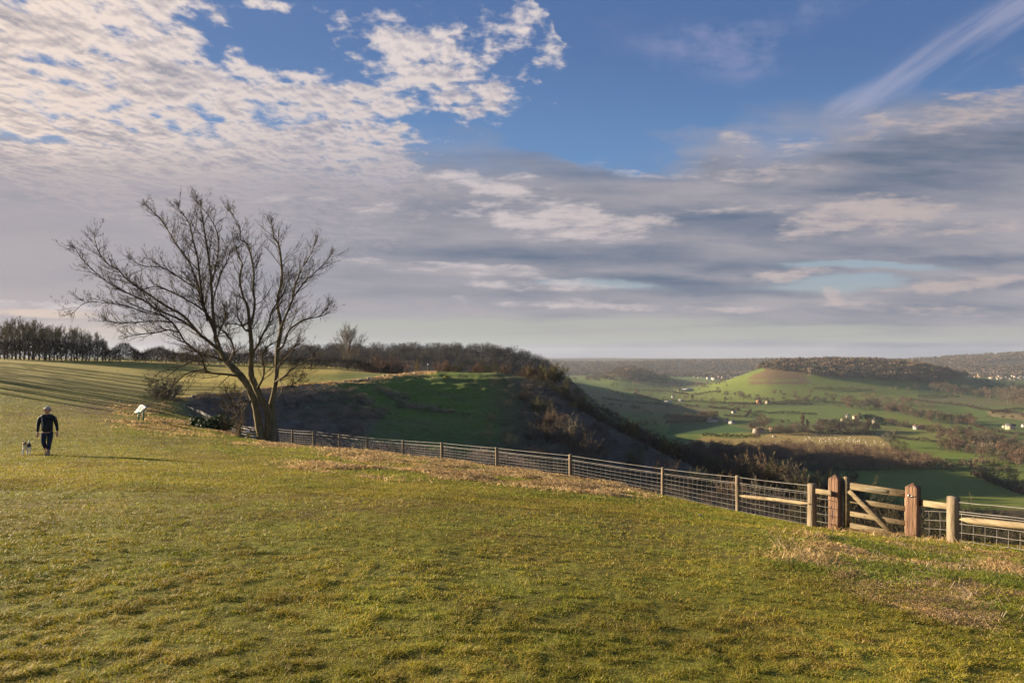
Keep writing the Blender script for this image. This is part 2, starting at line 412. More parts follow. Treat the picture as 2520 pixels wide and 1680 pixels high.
def empty(name, loc, label=None, cat=None, group=None, rz=0.0):
    o = bpy.data.objects.new(name, None); C.objects.link(o); o.empty_display_size = 0.2
    o.location = loc; o.rotation_euler = (0, 0, rz)
    return tag(o, label, cat, group)
def copy_tree(o, loc, rz=0.0, sc=1.0, label=None, group=None):
    c = o.copy(); C.objects.link(c); c.location = loc; c.rotation_euler = (0, 0, rz)
    c.scale = (sc, sc, sc) if not hasattr(sc, '__len__') else sc
    if label: c['label'] = label
    if group: c['group'] = group
    for ch in list(o.children):
        d = ch.copy(); C.objects.link(d); d.parent = c
        for g in list(ch.children):
            e = g.copy(); C.objects.link(e); e.parent = d
    return c

# ---------------------------------------------------------------- materials
def new_mat(name):
    m = bpy.data.materials.new(name); m.use_nodes = True; nt = m.node_tree
    b = nt.nodes['Principled BSDF']; b.inputs['Roughness'].default_value = 0.85
    b.inputs['Specular IOR Level'].default_value = 0.2
    return m, nt, b
def objco(nt):
    n = nt.nodes.new('ShaderNodeTexCoord'); return V(nt, n.outputs['Object'])
def attr(nt, name='Col'):
    n = nt.nodes.new('ShaderNodeAttribute'); n.attribute_name = name; return V(nt, n.outputs['Color'])
def bump(nt, b, h, dist=0.02, strength=1.0):
    n = nt.nodes.new('ShaderNodeBump'); n.inputs['Distance'].default_value = dist; n.inputs['Strength'].default_value = strength
    nt.links.new(h.s, n.inputs['Height']); nt.links.new(n.outputs[0], b.inputs['Normal']); return n
def scalec(nt, v, a, b, c=1):
    n = nt.nodes.new('ShaderNodeMapping'); nt.links.new(v.s, n.inputs[0]); n.inputs['Scale'].default_value = (a, b, c); return V(nt, n.outputs[0])

def mat_plain(name, c1, c2, scale=4.0, rough=0.85, bumpd=0.0, detail=4, stretch=(1, 1, 1), spec=0.2, metal=0.0):
    m, nt, b = new_mat(name); p = scalec(nt, objco(nt), *stretch)
    f = noise(nt, p, scale, detail, 0.6).ss(0.3, 0.7)
    nt.links.new(mixc(nt, f, c1, c2).s, b.inputs['Base Color'])
    b.inputs['Roughness'].default_value = rough; b.inputs['Specular IOR Level'].default_value = spec
    b.inputs['Metallic'].default_value = metal
    if bumpd: bump(nt, b, noise(nt, p, scale*3, 4, 0.6), bumpd)
    return m
def mat_leaf(name, trans=0.35, vary=0.35, attrcol=True, col=(0.1, 0.1, 0.04), nsc=0.6):
    """thin blades and leaves: own colour per blade, some light through"""
    m, nt, b = new_mat(name)
    c = attr(nt) if attrcol else None
    if c is None:
        g = nt.nodes.new('ShaderNodeRGB'); g.outputs[0].default_value = (*col, 1); c = V(nt, g.outputs[0])
    f = noise(nt, objco(nt), nsc, 3, 0.6)
    hsv = nt.nodes.new('ShaderNodeHueSaturation'); nt.links.new(c.s, hsv.inputs['Color'])
    nt.links.new((f.ss(0.3, 0.7, 1-vary, 1+vary)).s, hsv.inputs['Value'])
    cc = V(nt, hsv.outputs[0]); nt.links.new(cc.s, b.inputs['Base Color'])
    tr = nt.nodes.new('ShaderNodeBsdfTranslucent'); nt.links.new(cc.s, tr.inputs[0])
    mx = nt.nodes.new('ShaderNodeMixShader'); mx.inputs[0].default_value = trans
    nt.links.new(b.outputs[0], mx.inputs[1]); nt.links.new(tr.outputs[0], mx.inputs[2])
    out = [n for n in nt.nodes if n.type == 'OUTPUT_MATERIAL'][0]; nt.links.new(mx.outputs[0], out.inputs[0])
    b.inputs['Roughness'].default_value = 0.6
    return m

def ground_material():
    m, nt, b = new_mat('ground_surface')
    p = objco(nt); c = attr(nt)
    x, y, z = sep(nt, p)
    near = y.ss(110.0, 25.0)                       # fine turf where it can be seen
    n1 = noise(nt, p, 11.0, 6, 0.72); n2 = noise(nt, p, 1.1, 5, 0.62); n3 = noise(nt, p, 0.05, 5, 0.62)
    hsv = nt.nodes.new('ShaderNodeHueSaturation'); nt.links.new(c.s, hsv.inputs['Color'])
    v = (n1-0.5)*near*2.6+(n2-0.5)*1.3+(n3-0.5)*0.6+1.0
    nt.links.new(v.max(0.3).s, hsv.inputs['Value'])
    nt.links.new(((n2-0.5)*0.06+0.5).s, hsv.inputs['Hue'])
    nt.links.new(hsv.outputs[0], b.inputs['Base Color'])
    h = n1*near*0.05+n2*0.12
    bump(nt, b, h, 1.0, 0.8)
    b.inputs['Roughness'].default_value = 0.95; b.inputs['Specular IOR Level'].default_value = 0.1
    return m

# ---------------------------------------------------------------- ground colours (what grows where)
def A3(c): return np.array(c, float)
def paint():
    px, py, K = PXg, PYg, TK
    col = np.zeros(WX.shape+(3,)); 
    def lay(mask, c):
        m = np.clip(mask, 0, 1)[..., None]; col[:] = col*(1-m)+A3(c)*m
    green = A3((0.095, 0.120, 0.030)); 
    col[:] = green
    nA = fbm(WX, WY, 6, 4, 71); nB = fbm(WX, WY, 1.2, 4, 75); nC = fbm(WX, WY, 25, 3, 79); nF = fbm(WX, WY, 300, 4, 83)
    # lawn
    lay(lawn, (0.165, 0.140, 0.020))
    lay(lawn*sstep(0.05, 0.5, nA+nB*0.5)*0.55, (0.135, 0.095, 0.035))
    lay(lawn*sstep(0.0, 0.5, nC-nB*0.4)*0.4, (0.120, 0.160, 0.022))
    # bare trodden earth by the board and along the path
    g = np.exp(-(((px-255)/150)**2+((py-1005)/26)**2)); lay(lawn*np.clip(g*1.3+nB*0.5-0.35, 0, 1)*0.9, (0.085, 0.048, 0.030))
    g = np.exp(-(((px-330)/95)**2+((py-1036)/9)**2)); lay(lawn*np.clip(g*2.0+nB*0.5-0.5, 0, 1), (0.055, 0.030, 0.022))
    g = np.exp(-(((px-420)/260)**2+((py-1085)/16)**2)); lay(lawn*np.clip(g+nB*0.4-0.3, 0, 1)*0.5, (0.11, 0.065, 0.03))
    # big field on the left, brighter and yellower far away
    fl = sstep(8.0, 8.5, K)*(1-sstep(1010, 1060, px))*(WY < 400)*sstep(430, 470, px)+(1-sstep(430, 470, px))*sstep(60, 120, WY)*(WY < 400)
    lay(np.clip(fl, 0, 1), (0.290, 0.235, 0.045))
    lay(np.clip(fl, 0, 1)*sstep(-0.1, 0.5, fbm(WX, WY*3.0, 60, 4, 91))*0.45, (0.19, 0.15, 0.05))
    # hollow and escarpment
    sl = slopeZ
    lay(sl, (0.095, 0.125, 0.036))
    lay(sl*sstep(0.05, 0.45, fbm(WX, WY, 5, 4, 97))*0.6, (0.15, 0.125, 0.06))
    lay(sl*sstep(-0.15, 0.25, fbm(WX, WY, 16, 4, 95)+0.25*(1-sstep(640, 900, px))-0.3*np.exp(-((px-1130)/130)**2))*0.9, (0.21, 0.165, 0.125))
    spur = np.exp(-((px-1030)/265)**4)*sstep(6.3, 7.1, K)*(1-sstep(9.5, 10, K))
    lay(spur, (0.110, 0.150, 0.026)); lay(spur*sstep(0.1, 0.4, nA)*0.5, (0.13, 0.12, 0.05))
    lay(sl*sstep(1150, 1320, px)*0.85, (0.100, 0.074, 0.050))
    # straw bank along the rim
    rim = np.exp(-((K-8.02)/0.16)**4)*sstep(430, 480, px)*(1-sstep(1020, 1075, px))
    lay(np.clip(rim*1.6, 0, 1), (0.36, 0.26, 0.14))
    # woodland floor
    lay(wood1, (0.055, 0.042, 0.030)); 
    lay(((px > 1040) & (K > 8.3) & (WY < 500) & (px < 1500)).astype(float)*sstep(8.3, 9, K), (0.05, 0.045, 0.028))
    lay(((px >= 1500) & (K > 8.0) & (K < 12.2)).astype(float), (0.060, 0.048, 0.026))
    # valley fields
    vf = sstep(12.0, 12.4, K)*(px > 1440)
    lay(vf, (0.092, 0.120, 0.032))
    cell = hash2(np.floor((WX+WY*0.35+nF*60)/230), np.floor((WY-WX*0.2+nF*50)/260), 5)
    lay(vf*(WY > 800)*(cell > 0.62)*0.8, (0.110, 0.150, 0.032))
    lay(vf*(WY > 800)*(cell < 0.2)*0.8, (0.120, 0.110, 0.045))
    def poly(pl, c, ymin=300, a=1.0): lay((inpoly(px, py, pl) & (WY > ymin)).astype(float)*a, c)
    poly([(1600,1118),(1735,1073),(1800,1079),(1860,1077),(1905,1064),(2030,1066),(2155,1070),(2190,1092),(2215,1120),(2100,1140),(1700,1140)], (0.27, 0.20, 0.065))
    poly([(1700,1070),(1860,1064),(1858,1077),(1730,1074)], (0.17, 0.18, 0.03))
    poly([(1650,1040),(1760,1040),(1860,1060),(1700,1068),(1640,1068)], (0.055, 0.105, 0.030))
    poly([(1960,1158),(2520,1155),(2700,1200),(2700,1330),(2180,1330),(2110,1260)], (0.120, 0.150, 0.026))
    poly([(2190,1075),(2400,1092),(2520,1110),(2520,1150),(2330,1150),(2230,1120)], (0.120, 0.160, 0.026))
    poly([(2150,1045),(2340,1062),(2400,1092),(2200,1075)], (0.14, 0.15, 0.035))
    poly([(2425,1012),(2600,1018),(2600,1045),(2440,1024)], (0.24, 0.19, 0.08))
    poly([(2180,1018),(2340,1045),(2330,1055),(2160,1030)], (0.13, 0.15, 0.03))
    # the two hills
    poly([(1660,975),(1700,955),(1830,925),(1900,900),(2260,930),(2260,985),(1700,990)], (0.135, 0.165, 0.030), 1400)
    wob = 14*nF+9*nC
    lay((inpoly(px+wob, py+wob*.3, [(1835,932),(1888,903),(1975,910),(1985,934),(1905,937)]) & (WY > 1700)).astype(float)*.85, (0.150, 0.090, 0.050))
    poly([(1835,938),(1990,936),(2000,944),(1850,946)], (0.140, 0.095, 0.050), 1700)
    poly([(1480,925),(1520,900),(1570,900),(1580,912),(1530,915)], (0.19, 0.11, 0.055), 2000)
    poly([(1555,934),(1700,936),(1760,942),(1700,950),(1555,946)], (0.20, 0.17, 0.06), 1500)
    # wooded ridge far away
    lay(sstep(3400, 3700, WY), (0.075, 0.062, 0.042))
    lay(sstep(3400, 3700, WY)*sstep(0.15, 0.4, fbm(WX, WY, 600, 3, 99))*0.35, (0.12, 0.12, 0.05))
    return np.clip(col, 0.01, 1)
GCOL = paint()

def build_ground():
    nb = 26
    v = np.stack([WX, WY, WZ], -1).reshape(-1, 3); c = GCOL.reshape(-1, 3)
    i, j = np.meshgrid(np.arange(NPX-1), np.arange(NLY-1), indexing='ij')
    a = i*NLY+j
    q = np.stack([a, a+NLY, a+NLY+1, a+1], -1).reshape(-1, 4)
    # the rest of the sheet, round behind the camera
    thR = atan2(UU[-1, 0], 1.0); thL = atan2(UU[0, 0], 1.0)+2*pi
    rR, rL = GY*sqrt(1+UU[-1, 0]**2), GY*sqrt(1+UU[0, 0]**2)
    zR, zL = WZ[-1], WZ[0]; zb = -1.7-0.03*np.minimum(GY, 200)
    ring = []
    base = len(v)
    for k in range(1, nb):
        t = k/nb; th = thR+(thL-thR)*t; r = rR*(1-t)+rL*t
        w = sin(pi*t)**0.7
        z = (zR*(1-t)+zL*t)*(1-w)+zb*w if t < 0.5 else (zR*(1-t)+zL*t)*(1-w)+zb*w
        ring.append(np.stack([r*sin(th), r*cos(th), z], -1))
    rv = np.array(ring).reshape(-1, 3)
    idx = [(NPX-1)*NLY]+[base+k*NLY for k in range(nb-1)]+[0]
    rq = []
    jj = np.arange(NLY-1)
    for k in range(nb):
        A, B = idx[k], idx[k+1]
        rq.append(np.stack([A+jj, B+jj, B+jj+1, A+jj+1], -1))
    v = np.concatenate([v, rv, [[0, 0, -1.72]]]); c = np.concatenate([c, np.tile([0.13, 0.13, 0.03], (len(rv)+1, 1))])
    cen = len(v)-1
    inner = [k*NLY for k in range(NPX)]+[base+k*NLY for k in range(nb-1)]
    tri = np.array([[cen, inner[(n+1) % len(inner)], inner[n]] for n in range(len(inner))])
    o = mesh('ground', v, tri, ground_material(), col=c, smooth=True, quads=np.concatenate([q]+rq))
    tag(o, kind='structure')
    return o
build_ground()

# ================================================================= woody plants
def nrm(v):
    l = sqrt(v[0]*v[0]+v[1]*v[1]+v[2]*v[2]) or 1.0
    return (v[0]/l, v[1]/l, v[2]/l)
class Wood:
    """collects tapered limbs; each limb is a polyline with radii"""
    def __init__(s): s.v = []; s.q = []; s.t = []; s.lv = []; s.n = 0
    def tube(s, pts, rad, sides):
        n = len(pts)
        if n < 2: return
        for i in range(n):
            a = pts[max(i-1, 0)]; b = pts[min(i+1, n-1)]
            d = nrm((b[0]-a[0], b[1]-a[1], b[2]-a[2]))
            u = (0, 0, 1) if abs(d[2]) < 0.9 else (1, 0, 0)
            e = nrm((d[1]*u[2]-d[2]*u[1], d[2]*u[0]-d[0]*u[2], d[0]*u[1]-d[1]*u[0]))
            f = (d[1]*e[2]-d[2]*e[1], d[2]*e[0]-d[0]*e[2], d[0]*e[1]-d[1]*e[0])
            p = pts[i]; r = rad[i]
            for k in range(sides):
                c, w = cos(2*pi*k/sides)*r, sin(2*pi*k/sides)*r
                s.v.append((p[0]+e[0]*c+f[0]*w, p[1]+e[1]*c+f[1]*w, p[2]+e[2]*c+f[2]*w))
        for i in range(n-1):
            for k in range(sides):
                a = s.n+i*sides+k; b = s.n+i*sides+(k+1) % sides
                s.q.append((a, b, b+sides, a+sides))
        s.n += n*sides
    def sliver(s, p, d, L, w):
        """a twig as one thin upright triangle pair"""
        a = random.uniform(0, 2*pi); u = (cos(a), sin(a), 0.3*sin(3*a))
        q = (p[0]+d[0]*L, p[1]+d[1]*L, p[2]+d[2]*L)
        s.v += [(p[0]-u[0]*w, p[1]-u[1]*w, p[2]-u[2]*w), (p[0]+u[0]*w, p[1]+u[1]*w, p[2]+u[2]*w), q]
        s.t.append((s.n, s.n+1, s.n+2)); s.n += 3
    def build(s, name, mat, parent=None):
        return mesh(name, s.v, s.t, mat, parent, quads=s.q)
def jit(d, a):
    return nrm((d[0]+random.gauss(0, a), d[1]+random.gauss(0, a), d[2]+random.gauss(0, a)))
def side_dir(d, ang):
    u = (random.gauss(0, 1), random.gauss(0, 1), random.gauss(0, 1))
    c = nrm((d[1]*u[2]-d[2]*u[1], d[2]*u[0]-d[0]*u[2], d[0]*u[1]-d[1]*u[0]))
    return nrm(tuple(d[i]*cos(ang)+c[i]*sin(ang) for i in range(3)))
def grow(W, p, d, L, r, lvl, maxl, P):
    """P: seg, wob, up, kids (per level), ang, lr (length ratio), sides, tw (twig width), rtip"""
    n = P['seg'][min(lvl, len(P['seg'])-1)]
    if lvl == maxl and P.get('slv'):
        for k in range(P['slv']):
            dd = side_dir(d, random.uniform(0, 0.7)); t = random.random()*0.6
            q = (p[0]+d[0]*L*t, p[1]+d[1]*L*t, p[2]+d[2]*L*t)
            dd = nrm((dd[0], dd[1], dd[2]+P['up']*0.8))
            W.sliver(q, dd, L*random.uniform(0.5, 1.0), P['tw'])
        return
    pts = [p]; dirs = [d]
    for i in range(n):
        d = jit(d, P['wob']); d = nrm((d[0], d[1], d[2]+P['up']/n))
        p = (p[0]+d[0]*L/n, p[1]+d[1]*L/n, p[2]+d[2]*L/n); pts.append(p); dirs.append(d)
    rt = r*P['rtip']
    rad = [r+(rt-r)*i/n for i in range(n+1)]
    W.tube(pts, rad, P['sides'][min(lvl, len(P['sides'])-1)])
    if lvl >= maxl: return
    kids = P['kids'][min(lvl, len(P['kids'])-1)]
    for k in range(kids):
        t = P['t0'][min(lvl, len(P['t0'])-1)]; t = t+(1-t)*(k+random.random())/kids
        i = min(int(t*n), n-1); f = t*n-i
        q = tuple(pts[i][a]*(1-f)+pts[i+1][a]*f for a in range(3))
        dd = side_dir(dirs[i+1], P['ang']*random.uniform(0.6, 1.3))
        rr = (rad[i]*(1-f)+rad[i+1]*f)*P['rr']
        grow(W, q, dd, L*P['lr']*random.uniform(0.7, 1.2)*(1.15-0.5*t), rr, lvl+1, maxl, P)
    if lvl < maxl:
        grow(W, pts[-1], dirs[-1], L*P['lr']*0.8, rt, lvl+1, maxl, P)

TREE = dict(seg=[6, 5, 4, 3], wob=0.13, up=0.25, kids=[9, 6, 4, 4], ang=0.85, lr=0.5, sides=[6, 4, 3, 3], tw=0.03, rtip=0.35, rr=0.6, t0=[0.25, 0.2, 0.1], slv=6)
def make_tree(name, H, seed, P, spread=1.0, trunk=0.3, maxl=3, bark=None, twig=None, nstem=1):
    """a leafless tree: Empty with trunk and crown"""
    random.seed(seed)
    root = empty(name, (0, 0, 0))
    T = Wood(); W = Wood()
    for s_ in range(nstem):
        d = (0, 0, 1) if nstem == 1 else nrm((random.uniform(-.5, .5), random.uniform(-.5, .5), 1))
        n = 6; p = (0, 0, -0.3) if nstem == 1 else (random.uniform(-.3, .3)*H*.1, random.uniform(-.3, .3)*H*.1, -0.3)
        pts = [p]; hh = H*0.72
        for i in range(n):
            d = jit(d, 0.07); d = nrm((d[0], d[1], d[2]+0.15)); p = tuple(p[a]+d[a]*hh/n for a in range(3)); pts.append(p)
        r0 = H*0.021/sqrt(nstem); rad = [r0*(1.25 if i == 0 else 1-0.72*i/n) for i in range(n+1)]
        T.tube(pts, rad, 7)
        K = P['kids'][0]
        for k in range(K):
            t = trunk+(1-trunk)*(k+random.random()*0.8)/K; t = min(t, 0.99)
            i = min(int(t*n), n-1); f = t*n-i
            q = tuple(pts[i][a]*(1-f)+pts[i+1][a]*f for a in range(3))
            a = k*2.4+random.uniform(-.5, .5); el = 0.35+0.9*t*P.get('rise', 1.0)
            dd = (cos(a)*cos(el), sin(a)*cos(el), sin(el))
            L = H*0.30*spread*(1.2-0.55*abs(t-0.45)*1.6)*random.uniform(0.8, 1.15)
            grow(W, q, dd, L, r0*0.42*(1.1-0.6*t), 1, maxl, P)
        grow(W, pts[-1], d, H*0.22, rad[-1]*0.8, 1, maxl, P)
    T.build('trunk', bark, root); W.build('crown', twig, root)
    return root
def make_bush(name, H, seed, n=14, spread=0.9, P=None, maxl=3, mat=None):
    random.seed(seed); W = Wood()
    P = dict(P or TREE)
    for k in range(n):
        a = k*2.4+random.uniform(-.4, .4); rr = random.uniform(0, .22)*H
        el = random.uniform(0.35, 1.45)
        d = (cos(a)*cos(el)*spread, sin(a)*cos(el)*spread, sin(el)); d = nrm(d)
        grow(W, (cos(a)*rr, sin(a)*rr, -0.1), d, H*random.uniform(0.45, 0.62), H*0.014, 1, maxl, P)
    return W
def leafpuff(n, R, flat=0.7, size=0.12, seed=0, blobs=7):
    """leaves gathered in uneven clumps through a rounded volume"""
    r = np.random.default_rng(seed)
    cen = r.normal(size=(blobs, 3)); cen /= np.linalg.norm(cen, axis=1)[:, None]; cen *= (r.random((blobs, 1))*0.55+0.15)*R
    cen[:, 2] = np.abs(cen[:, 2])*flat+R*0.22
    rad = R*(0.28+0.28*r.random(blobs))
    k = r.integers(0, blobs, n); d = r.normal(size=(n, 3)); d /= np.linalg.norm(d, axis=1)[:, None]
    p = cen[k]+d*(rad[k]*(0.6+0.45*r.random(n)))[:, None]; p[:, 2] = np.maximum(p[:, 2], 0.02*R)
    a = r.normal(size=(n, 3)); a /= np.linalg.norm(a, axis=1)[:, None]
    b = np.cross(a, d); b /= np.linalg.norm(b, axis=1)[:, None]+1e-9
    s = (size*(0.6+0.8*r.random(n)))[:, None]
    v = np.stack([p-a*s*.5-b*s*.25, p+b*s*.35, p+a*s*.7, p-b*s*.35+a*s*.1], 1).reshape(-1, 3)
    q = np.arange(n*4).reshape(n, 4)
    return v, q

M = {}
M['bark'] = mat_plain('bark', (0.075, 0.058, 0.036), (0.15, 0.125, 0.075), 2.5, 0.95, 0.03, 5, (1, 1, .3))
M['bark_ash'] = mat_plain('ash_bark', (0.080, 0.066, 0.032), (0.20, 0.160, 0.080), 2.2, 0.95, 0.04, 6, (1.6, 1.6, .35))
def twigmat(n, a, b): return mat_plain(n, a, b, 0.5, 0.9, 0, 2)
M['twig_ash'] = twigmat('ash_twig', (0.050, 0.038, 0.022), (0.12, 0.092, 0.052))
M['twig_brown'] = twigmat('brown_twig', (0.16, 0.112, 0.070), (0.28, 0.20, 0.125))
M['twig_grey'] = twigmat('grey_twig', (0.125, 0.105, 0.075), (0.22, 0.19, 0.13))
M['twig_green'] = twigmat('greenish_twig', (0.105, 0.095, 0.045), (0.185, 0.165, 0.075))
M['twig_gold'] = twigmat('golden_twig', (0.20, 0.145, 0.065), (0.32, 0.24, 0.11))
M['twig_pink'] = twigmat('reddish_twig', (0.20, 0.125, 0.085), (0.33, 0.215, 0.145))
M['scrub'] = mat_plain('dark_scrub', (0.070, 0.053, 0.040), (0.14, 0.104, 0.076), 0.25, 0.95, 0, 3)
M['hedge'] = mat_plain('dark_hedge', (0.040, 0.029, 0.020), (0.080, 0.058, 0.040), 0.3, 0.95, 0, 3)
M['bracken'] = mat_plain('dead_bracken', (0.22, 0.170, 0.130), (0.36, 0.28, 0.215), 0.4, 0.95, 0, 3)
M['ivy'] = mat_leaf('evergreen_leaf', 0.2, 0.4, False, (0.022, 0.045, 0.012), 1.5)
M['gorse'] = mat_leaf('gorse_leaf', 0.2, 0.35, False, (0.30, 0.27, 0.03), 2.0)

# ---------------------------------------------------------------- the big ash by the fence
def big_tree():
    random.seed(5)
    Y0 = 58.0
    base = at(640, Y0); zb = base.z
    root = empty('ash_tree', base, 'large leafless twin-trunked ash tree leaning left beside the fence', 'tree')
    T = Wood(); Wn = Wood(); TW = Wood()
    def conv(path, dy, w0):
        out = []; n = len(path)
        for i, q in enumerate(path):
            px, py, w = q[:3]
            t = i/(n-1); Y = Y0+w0+dy*t
            # distance along the limb changes, the place in the air keeps its real size
            out.append(((px-CX)/FPX*Y-base.x, Y-base.y, (HY-py)/FPX*Y-zb, w/FPX*Y0/2*0.90))
        return out
    def smooth(pp, k=4):
        o = []; n = len(pp)
        for i in range(n-1):
            p0, p1, p2, p3 = pp[max(i-1, 0)], pp[i], pp[i+1], pp[min(i+2, n-1)]
            for j in range(k):
                t = j/k
                o.append(tuple(0.5*((2*p1[a])+(-p0[a]+p2[a])*t+(2*p0[a]-5*p1[a]+4*p2[a]-p3[a])*t*t+(-p0[a]+3*p1[a]-3*p2[a]+p3[a])*t**3) for a in range(4)))
        o.append(pp[-1]); return o
    TR = [
     ([(646,1092,29),(642,1074,22),(636,1040,20),(629,1000,18),(618,968,18),(602,938,20),(580,912,20),(556,888,16),(542,862,12),(532,838,11),(528,805,9),(524,765,8),(521,715,7),(517,660,6),(508,600,5),(500,550,4),(494,510,2)], 2.0, -0.5),
     ([(660,1092,30),(660,1070,25),(663,1030,21),(654,1000,20),(640,975,18),(628,948,17),(618,922,16),(618,890,13),(619,850,12),(617,826,11),(613,785,9),(609,755,7),(598,728,6),(591,698,5),(591,673,5),(596,651,4),(588,630,3),(576,600,2)], -2.0, 0.1),
     ([(672,1092,24),(672,1070,19),(672,1030,16),(668,1000,17),(671,978,13),(677,950,12),(681,915,12),(682,880,12),(684,851,11),(691,813,10),(690,788,9),(684,758,8),(685,725,7),(694,692,7),(692,645,6),(686,604,5),(675,585,3),(668,552,2)], 1.5, 0.5),
    ]
    LB = [
     ([(617,800,8),(624,772,7),(627,744,6),(623,711,6),(625,673,5),(618,632,5),(609,602,4),(592,588,3),(590,560,3),(570,525,2)], -1.5, -1.0),
     ([(691,808,8),(700,785,7),(708,766,6),(721,733,6),(726,703,5),(743,662,4),(760,634,3),(776,600,2)], 2.0, 1.0),
     ([(684,860,7),(697,850,7),(710,815,6),(732,796,5),(754,785,4),(787,777,3),(809,752,2)], -1.0, 1.0),
     ([(721,733,5),(738,709,5),(754,689,4),(776,670,3),(798,648,3),(813,630,2)], 1.0, 1.8),
     ([(622,868,7),(634,850,6),(648,820,6),(661,796,5),(669,766,5),(683,744,4),(700,715,3),(712,680,2)], -3.0, -0.5),
     ([(545,868,11),(520,845,10),(489,820,9),(451,777,8),(407,752,7),(363,722,6),(314,689,5),(292,665,4),(264,648,3),(242,618,3),(231,580,2)], 3.0, 0.4),
     ([(480,812,7),(450,790,7),(418,775,6),(379,758,5),(357,741,5),(305,717,4),(278,703,3),(242,676,3),(204,640,2),(186,612,2)], -2.0, 0.6),
     ([(530,800,7),(500,763,6),(451,733,5),(412,714,4),(380,705,3),(350,712,2)], -3.0, 0.5),
     ([(540,850,9),(525,810,8),(510,775,7),(496,744,7),(487,700,6),(470,655,5),(452,625,5),(434,602,4),(418,575,3),(396,541,3),(375,520,2),(357,505,2)], 3.5, 0.2),
     ([(505,765,5),(489,717,5),(459,695,4),(418,667,4),(396,658,3),(352,654,3),(325,640,2)], 3.0, 1.5),
     ([(512,790,7),(500,745,6),(493,700,6),(487,640,5),(475,590,4),(464,547,3),(440,514,2)], -3.5, 0.3),
     ([(562,893,9),(540,883,8),(510,874,8),(482,862,7),(455,840,6),(440,815,5),(423,793,5),(395,775,4),(355,762,3),(320,745,2)], -2.5, 0.6),
     ([(440,818,5),(415,812,4),(385,818,4),(350,822,3),(318,828,2)], -2.0, -1.4),
     ([(423,793,5),(390,790,4),(345,792,3),(300,795,3),(262,790,2)], 2.0, -1.2),
     ([(400,775,4),(360,770,3),(310,752,3),(255,745,2),(210,745,2),(182,768,1.5)], -2.0, -1.5),
     ([(585,925,8),(558,921,7),(512,916,6),(503,903,5),(498,883,4),(488,868,3),(470,862,2)], -4.0, -1.0),
     ([(505,910,5),(480,912,4),(455,922,3),(430,945,3),(408,968,2)], -1.0, -3.5),
     ([(498,888,4),(470,890,3),(440,905,3),(405,930,2),(380,940,1.5)], -2.0, -3.0),
     ([(634,954,7),(647,930,6),(650,905,5),(644,880,5),(652,862,4),(668,845,3),(684,838,2)], -2.0, -1.0),
     ([(560,893,6),(575,870,5),(572,845,5),(560,825,5),(545,812,4)], -3.0, -0.5),
     ([(531,840,6),(542,812,5),(552,790,5),(556,775,4),(553,765,3)], -2.5, -0.5),
     ([(617,985,6),(600,1000,5),(580,1018,4),(562,1014,3),(548,1000,2)], -4.0, -0.8),
     ([(617,990,6),(598,985,5),(575,1000,4),(566,985,3),(556,965,2)], -4.5, -0.8),
     ([(590,1008,4),(575,990,3),(578,970,2)], -1.0, -3.0),
     ([(678,940,7),(700,925,6),(722,905,5),(745,893,3),(770,880,2)], -3.0, 0.5),
     ([(684,905,6),(700,880,5),(715,860,4),(735,845,3)], 2.5, 0.5),
     ([(684,930,6),(695,945,4),(712,950,3),(735,935,2)], -3.0, 0.5),
     ([(613,790,6),(600,800,5),(590,790,4),(583,765,3),(582,735,2)], -2.0, -1.0),
     ([(616,815,6),(604,812,5),(592,800,4),(560,795,3)], -3.5, -1.0),
     ([(520,700,5),(530,660,5),(538,610,4),(535,575,4),(522,545,3),(505,520,2),(487,497,2)], 1.5, 1.8),
     ([(524,740,5),(535,700,5),(545,670,4),(560,640,3),(566,622,2)], -1.5, 1.8),
    ]
    P = dict(seg=[4, 3, 3], wob=0.20, up=0.22, kids=[4, 4, 3], ang=0.75, lr=0.62, sides=[4, 3, 3], tw=0.014, rtip=0.45, rr=0.62, t0=[0.15, 0.1, 0.05], slv=3)
    cx0, cz0 = (560-CX)/FPX*Y0-base.x, 8.0
    allp = []
    for path, dy, w0 in TR:
        pp = smooth(conv(path, dy, w0)); allp.append((pp, True))
        T.tube([q[:3] for q in pp], [max(q[3], .03)*(1+.06*sin(i*2.1)) for i, q in enumerate(pp)], 10)
    for path, dy, w0 in LB:
        pp = smooth(conv(path, dy, w0)); allp.append((pp, False))
        Wn.tube([q[:3] for q in pp], [max(q[3]*0.92, .025) for q in pp], 6)
    for pp, tr in allp:
        n = len(pp); acc = 0
        for i in range(1, n):
            a, b = pp[i-1], pp[i]
            L = sqrt(sum((b[k]-a[k])**2 for k in range(3)))
            z = b[2]
            if tr and z < 6.5: continue
            if b[3] > 0.17 and random.random() < 0.6: continue
            acc += L
            step = 0.36 if b[3] < .10 else 0.58
            while acc > step:
                acc -= step
                d = nrm(tuple(b[k]-a[k] for k in range(3)))
                dd = side_dir(d, random.uniform(0.5, 1.05))
                o = nrm((b[0]-cx0, b[1]*1.3, (b[2]-cz0)*0.8+2.0))
                low = b[2] < 5.0
                dd = nrm((dd[0]+o[0]*0.45, dd[1]+o[1]*0.25, dd[2]+o[2]*0.35+(0.12 if not low else -0.15)))
                LL = random.uniform(0.8, 1.7)*(0.52+3.0*min(b[3], .14)/.14*0.45)
                Pq = dict(P); Pq['up'] = 0.30 if b[2] > 6.5 else 0.05
                grow(Wn, b[:3], dd, LL, min(b[3]*0.45, 0.030)+0.008, 1, 3, Pq)
        # the tip bursts into twigs
        a, b = pp[-2], pp[-1]; d = nrm(tuple(b[k]-a[k] for k in range(3)))
        for k in range(4): grow(Wn, b[:3], jit(d, 0.35), random.uniform(0.40, 0.70), 0.018, 1, 3, P)
    T.build('trunk', M['bark_ash'], root)
    Wn.build('crown', M['twig_ash'], root)
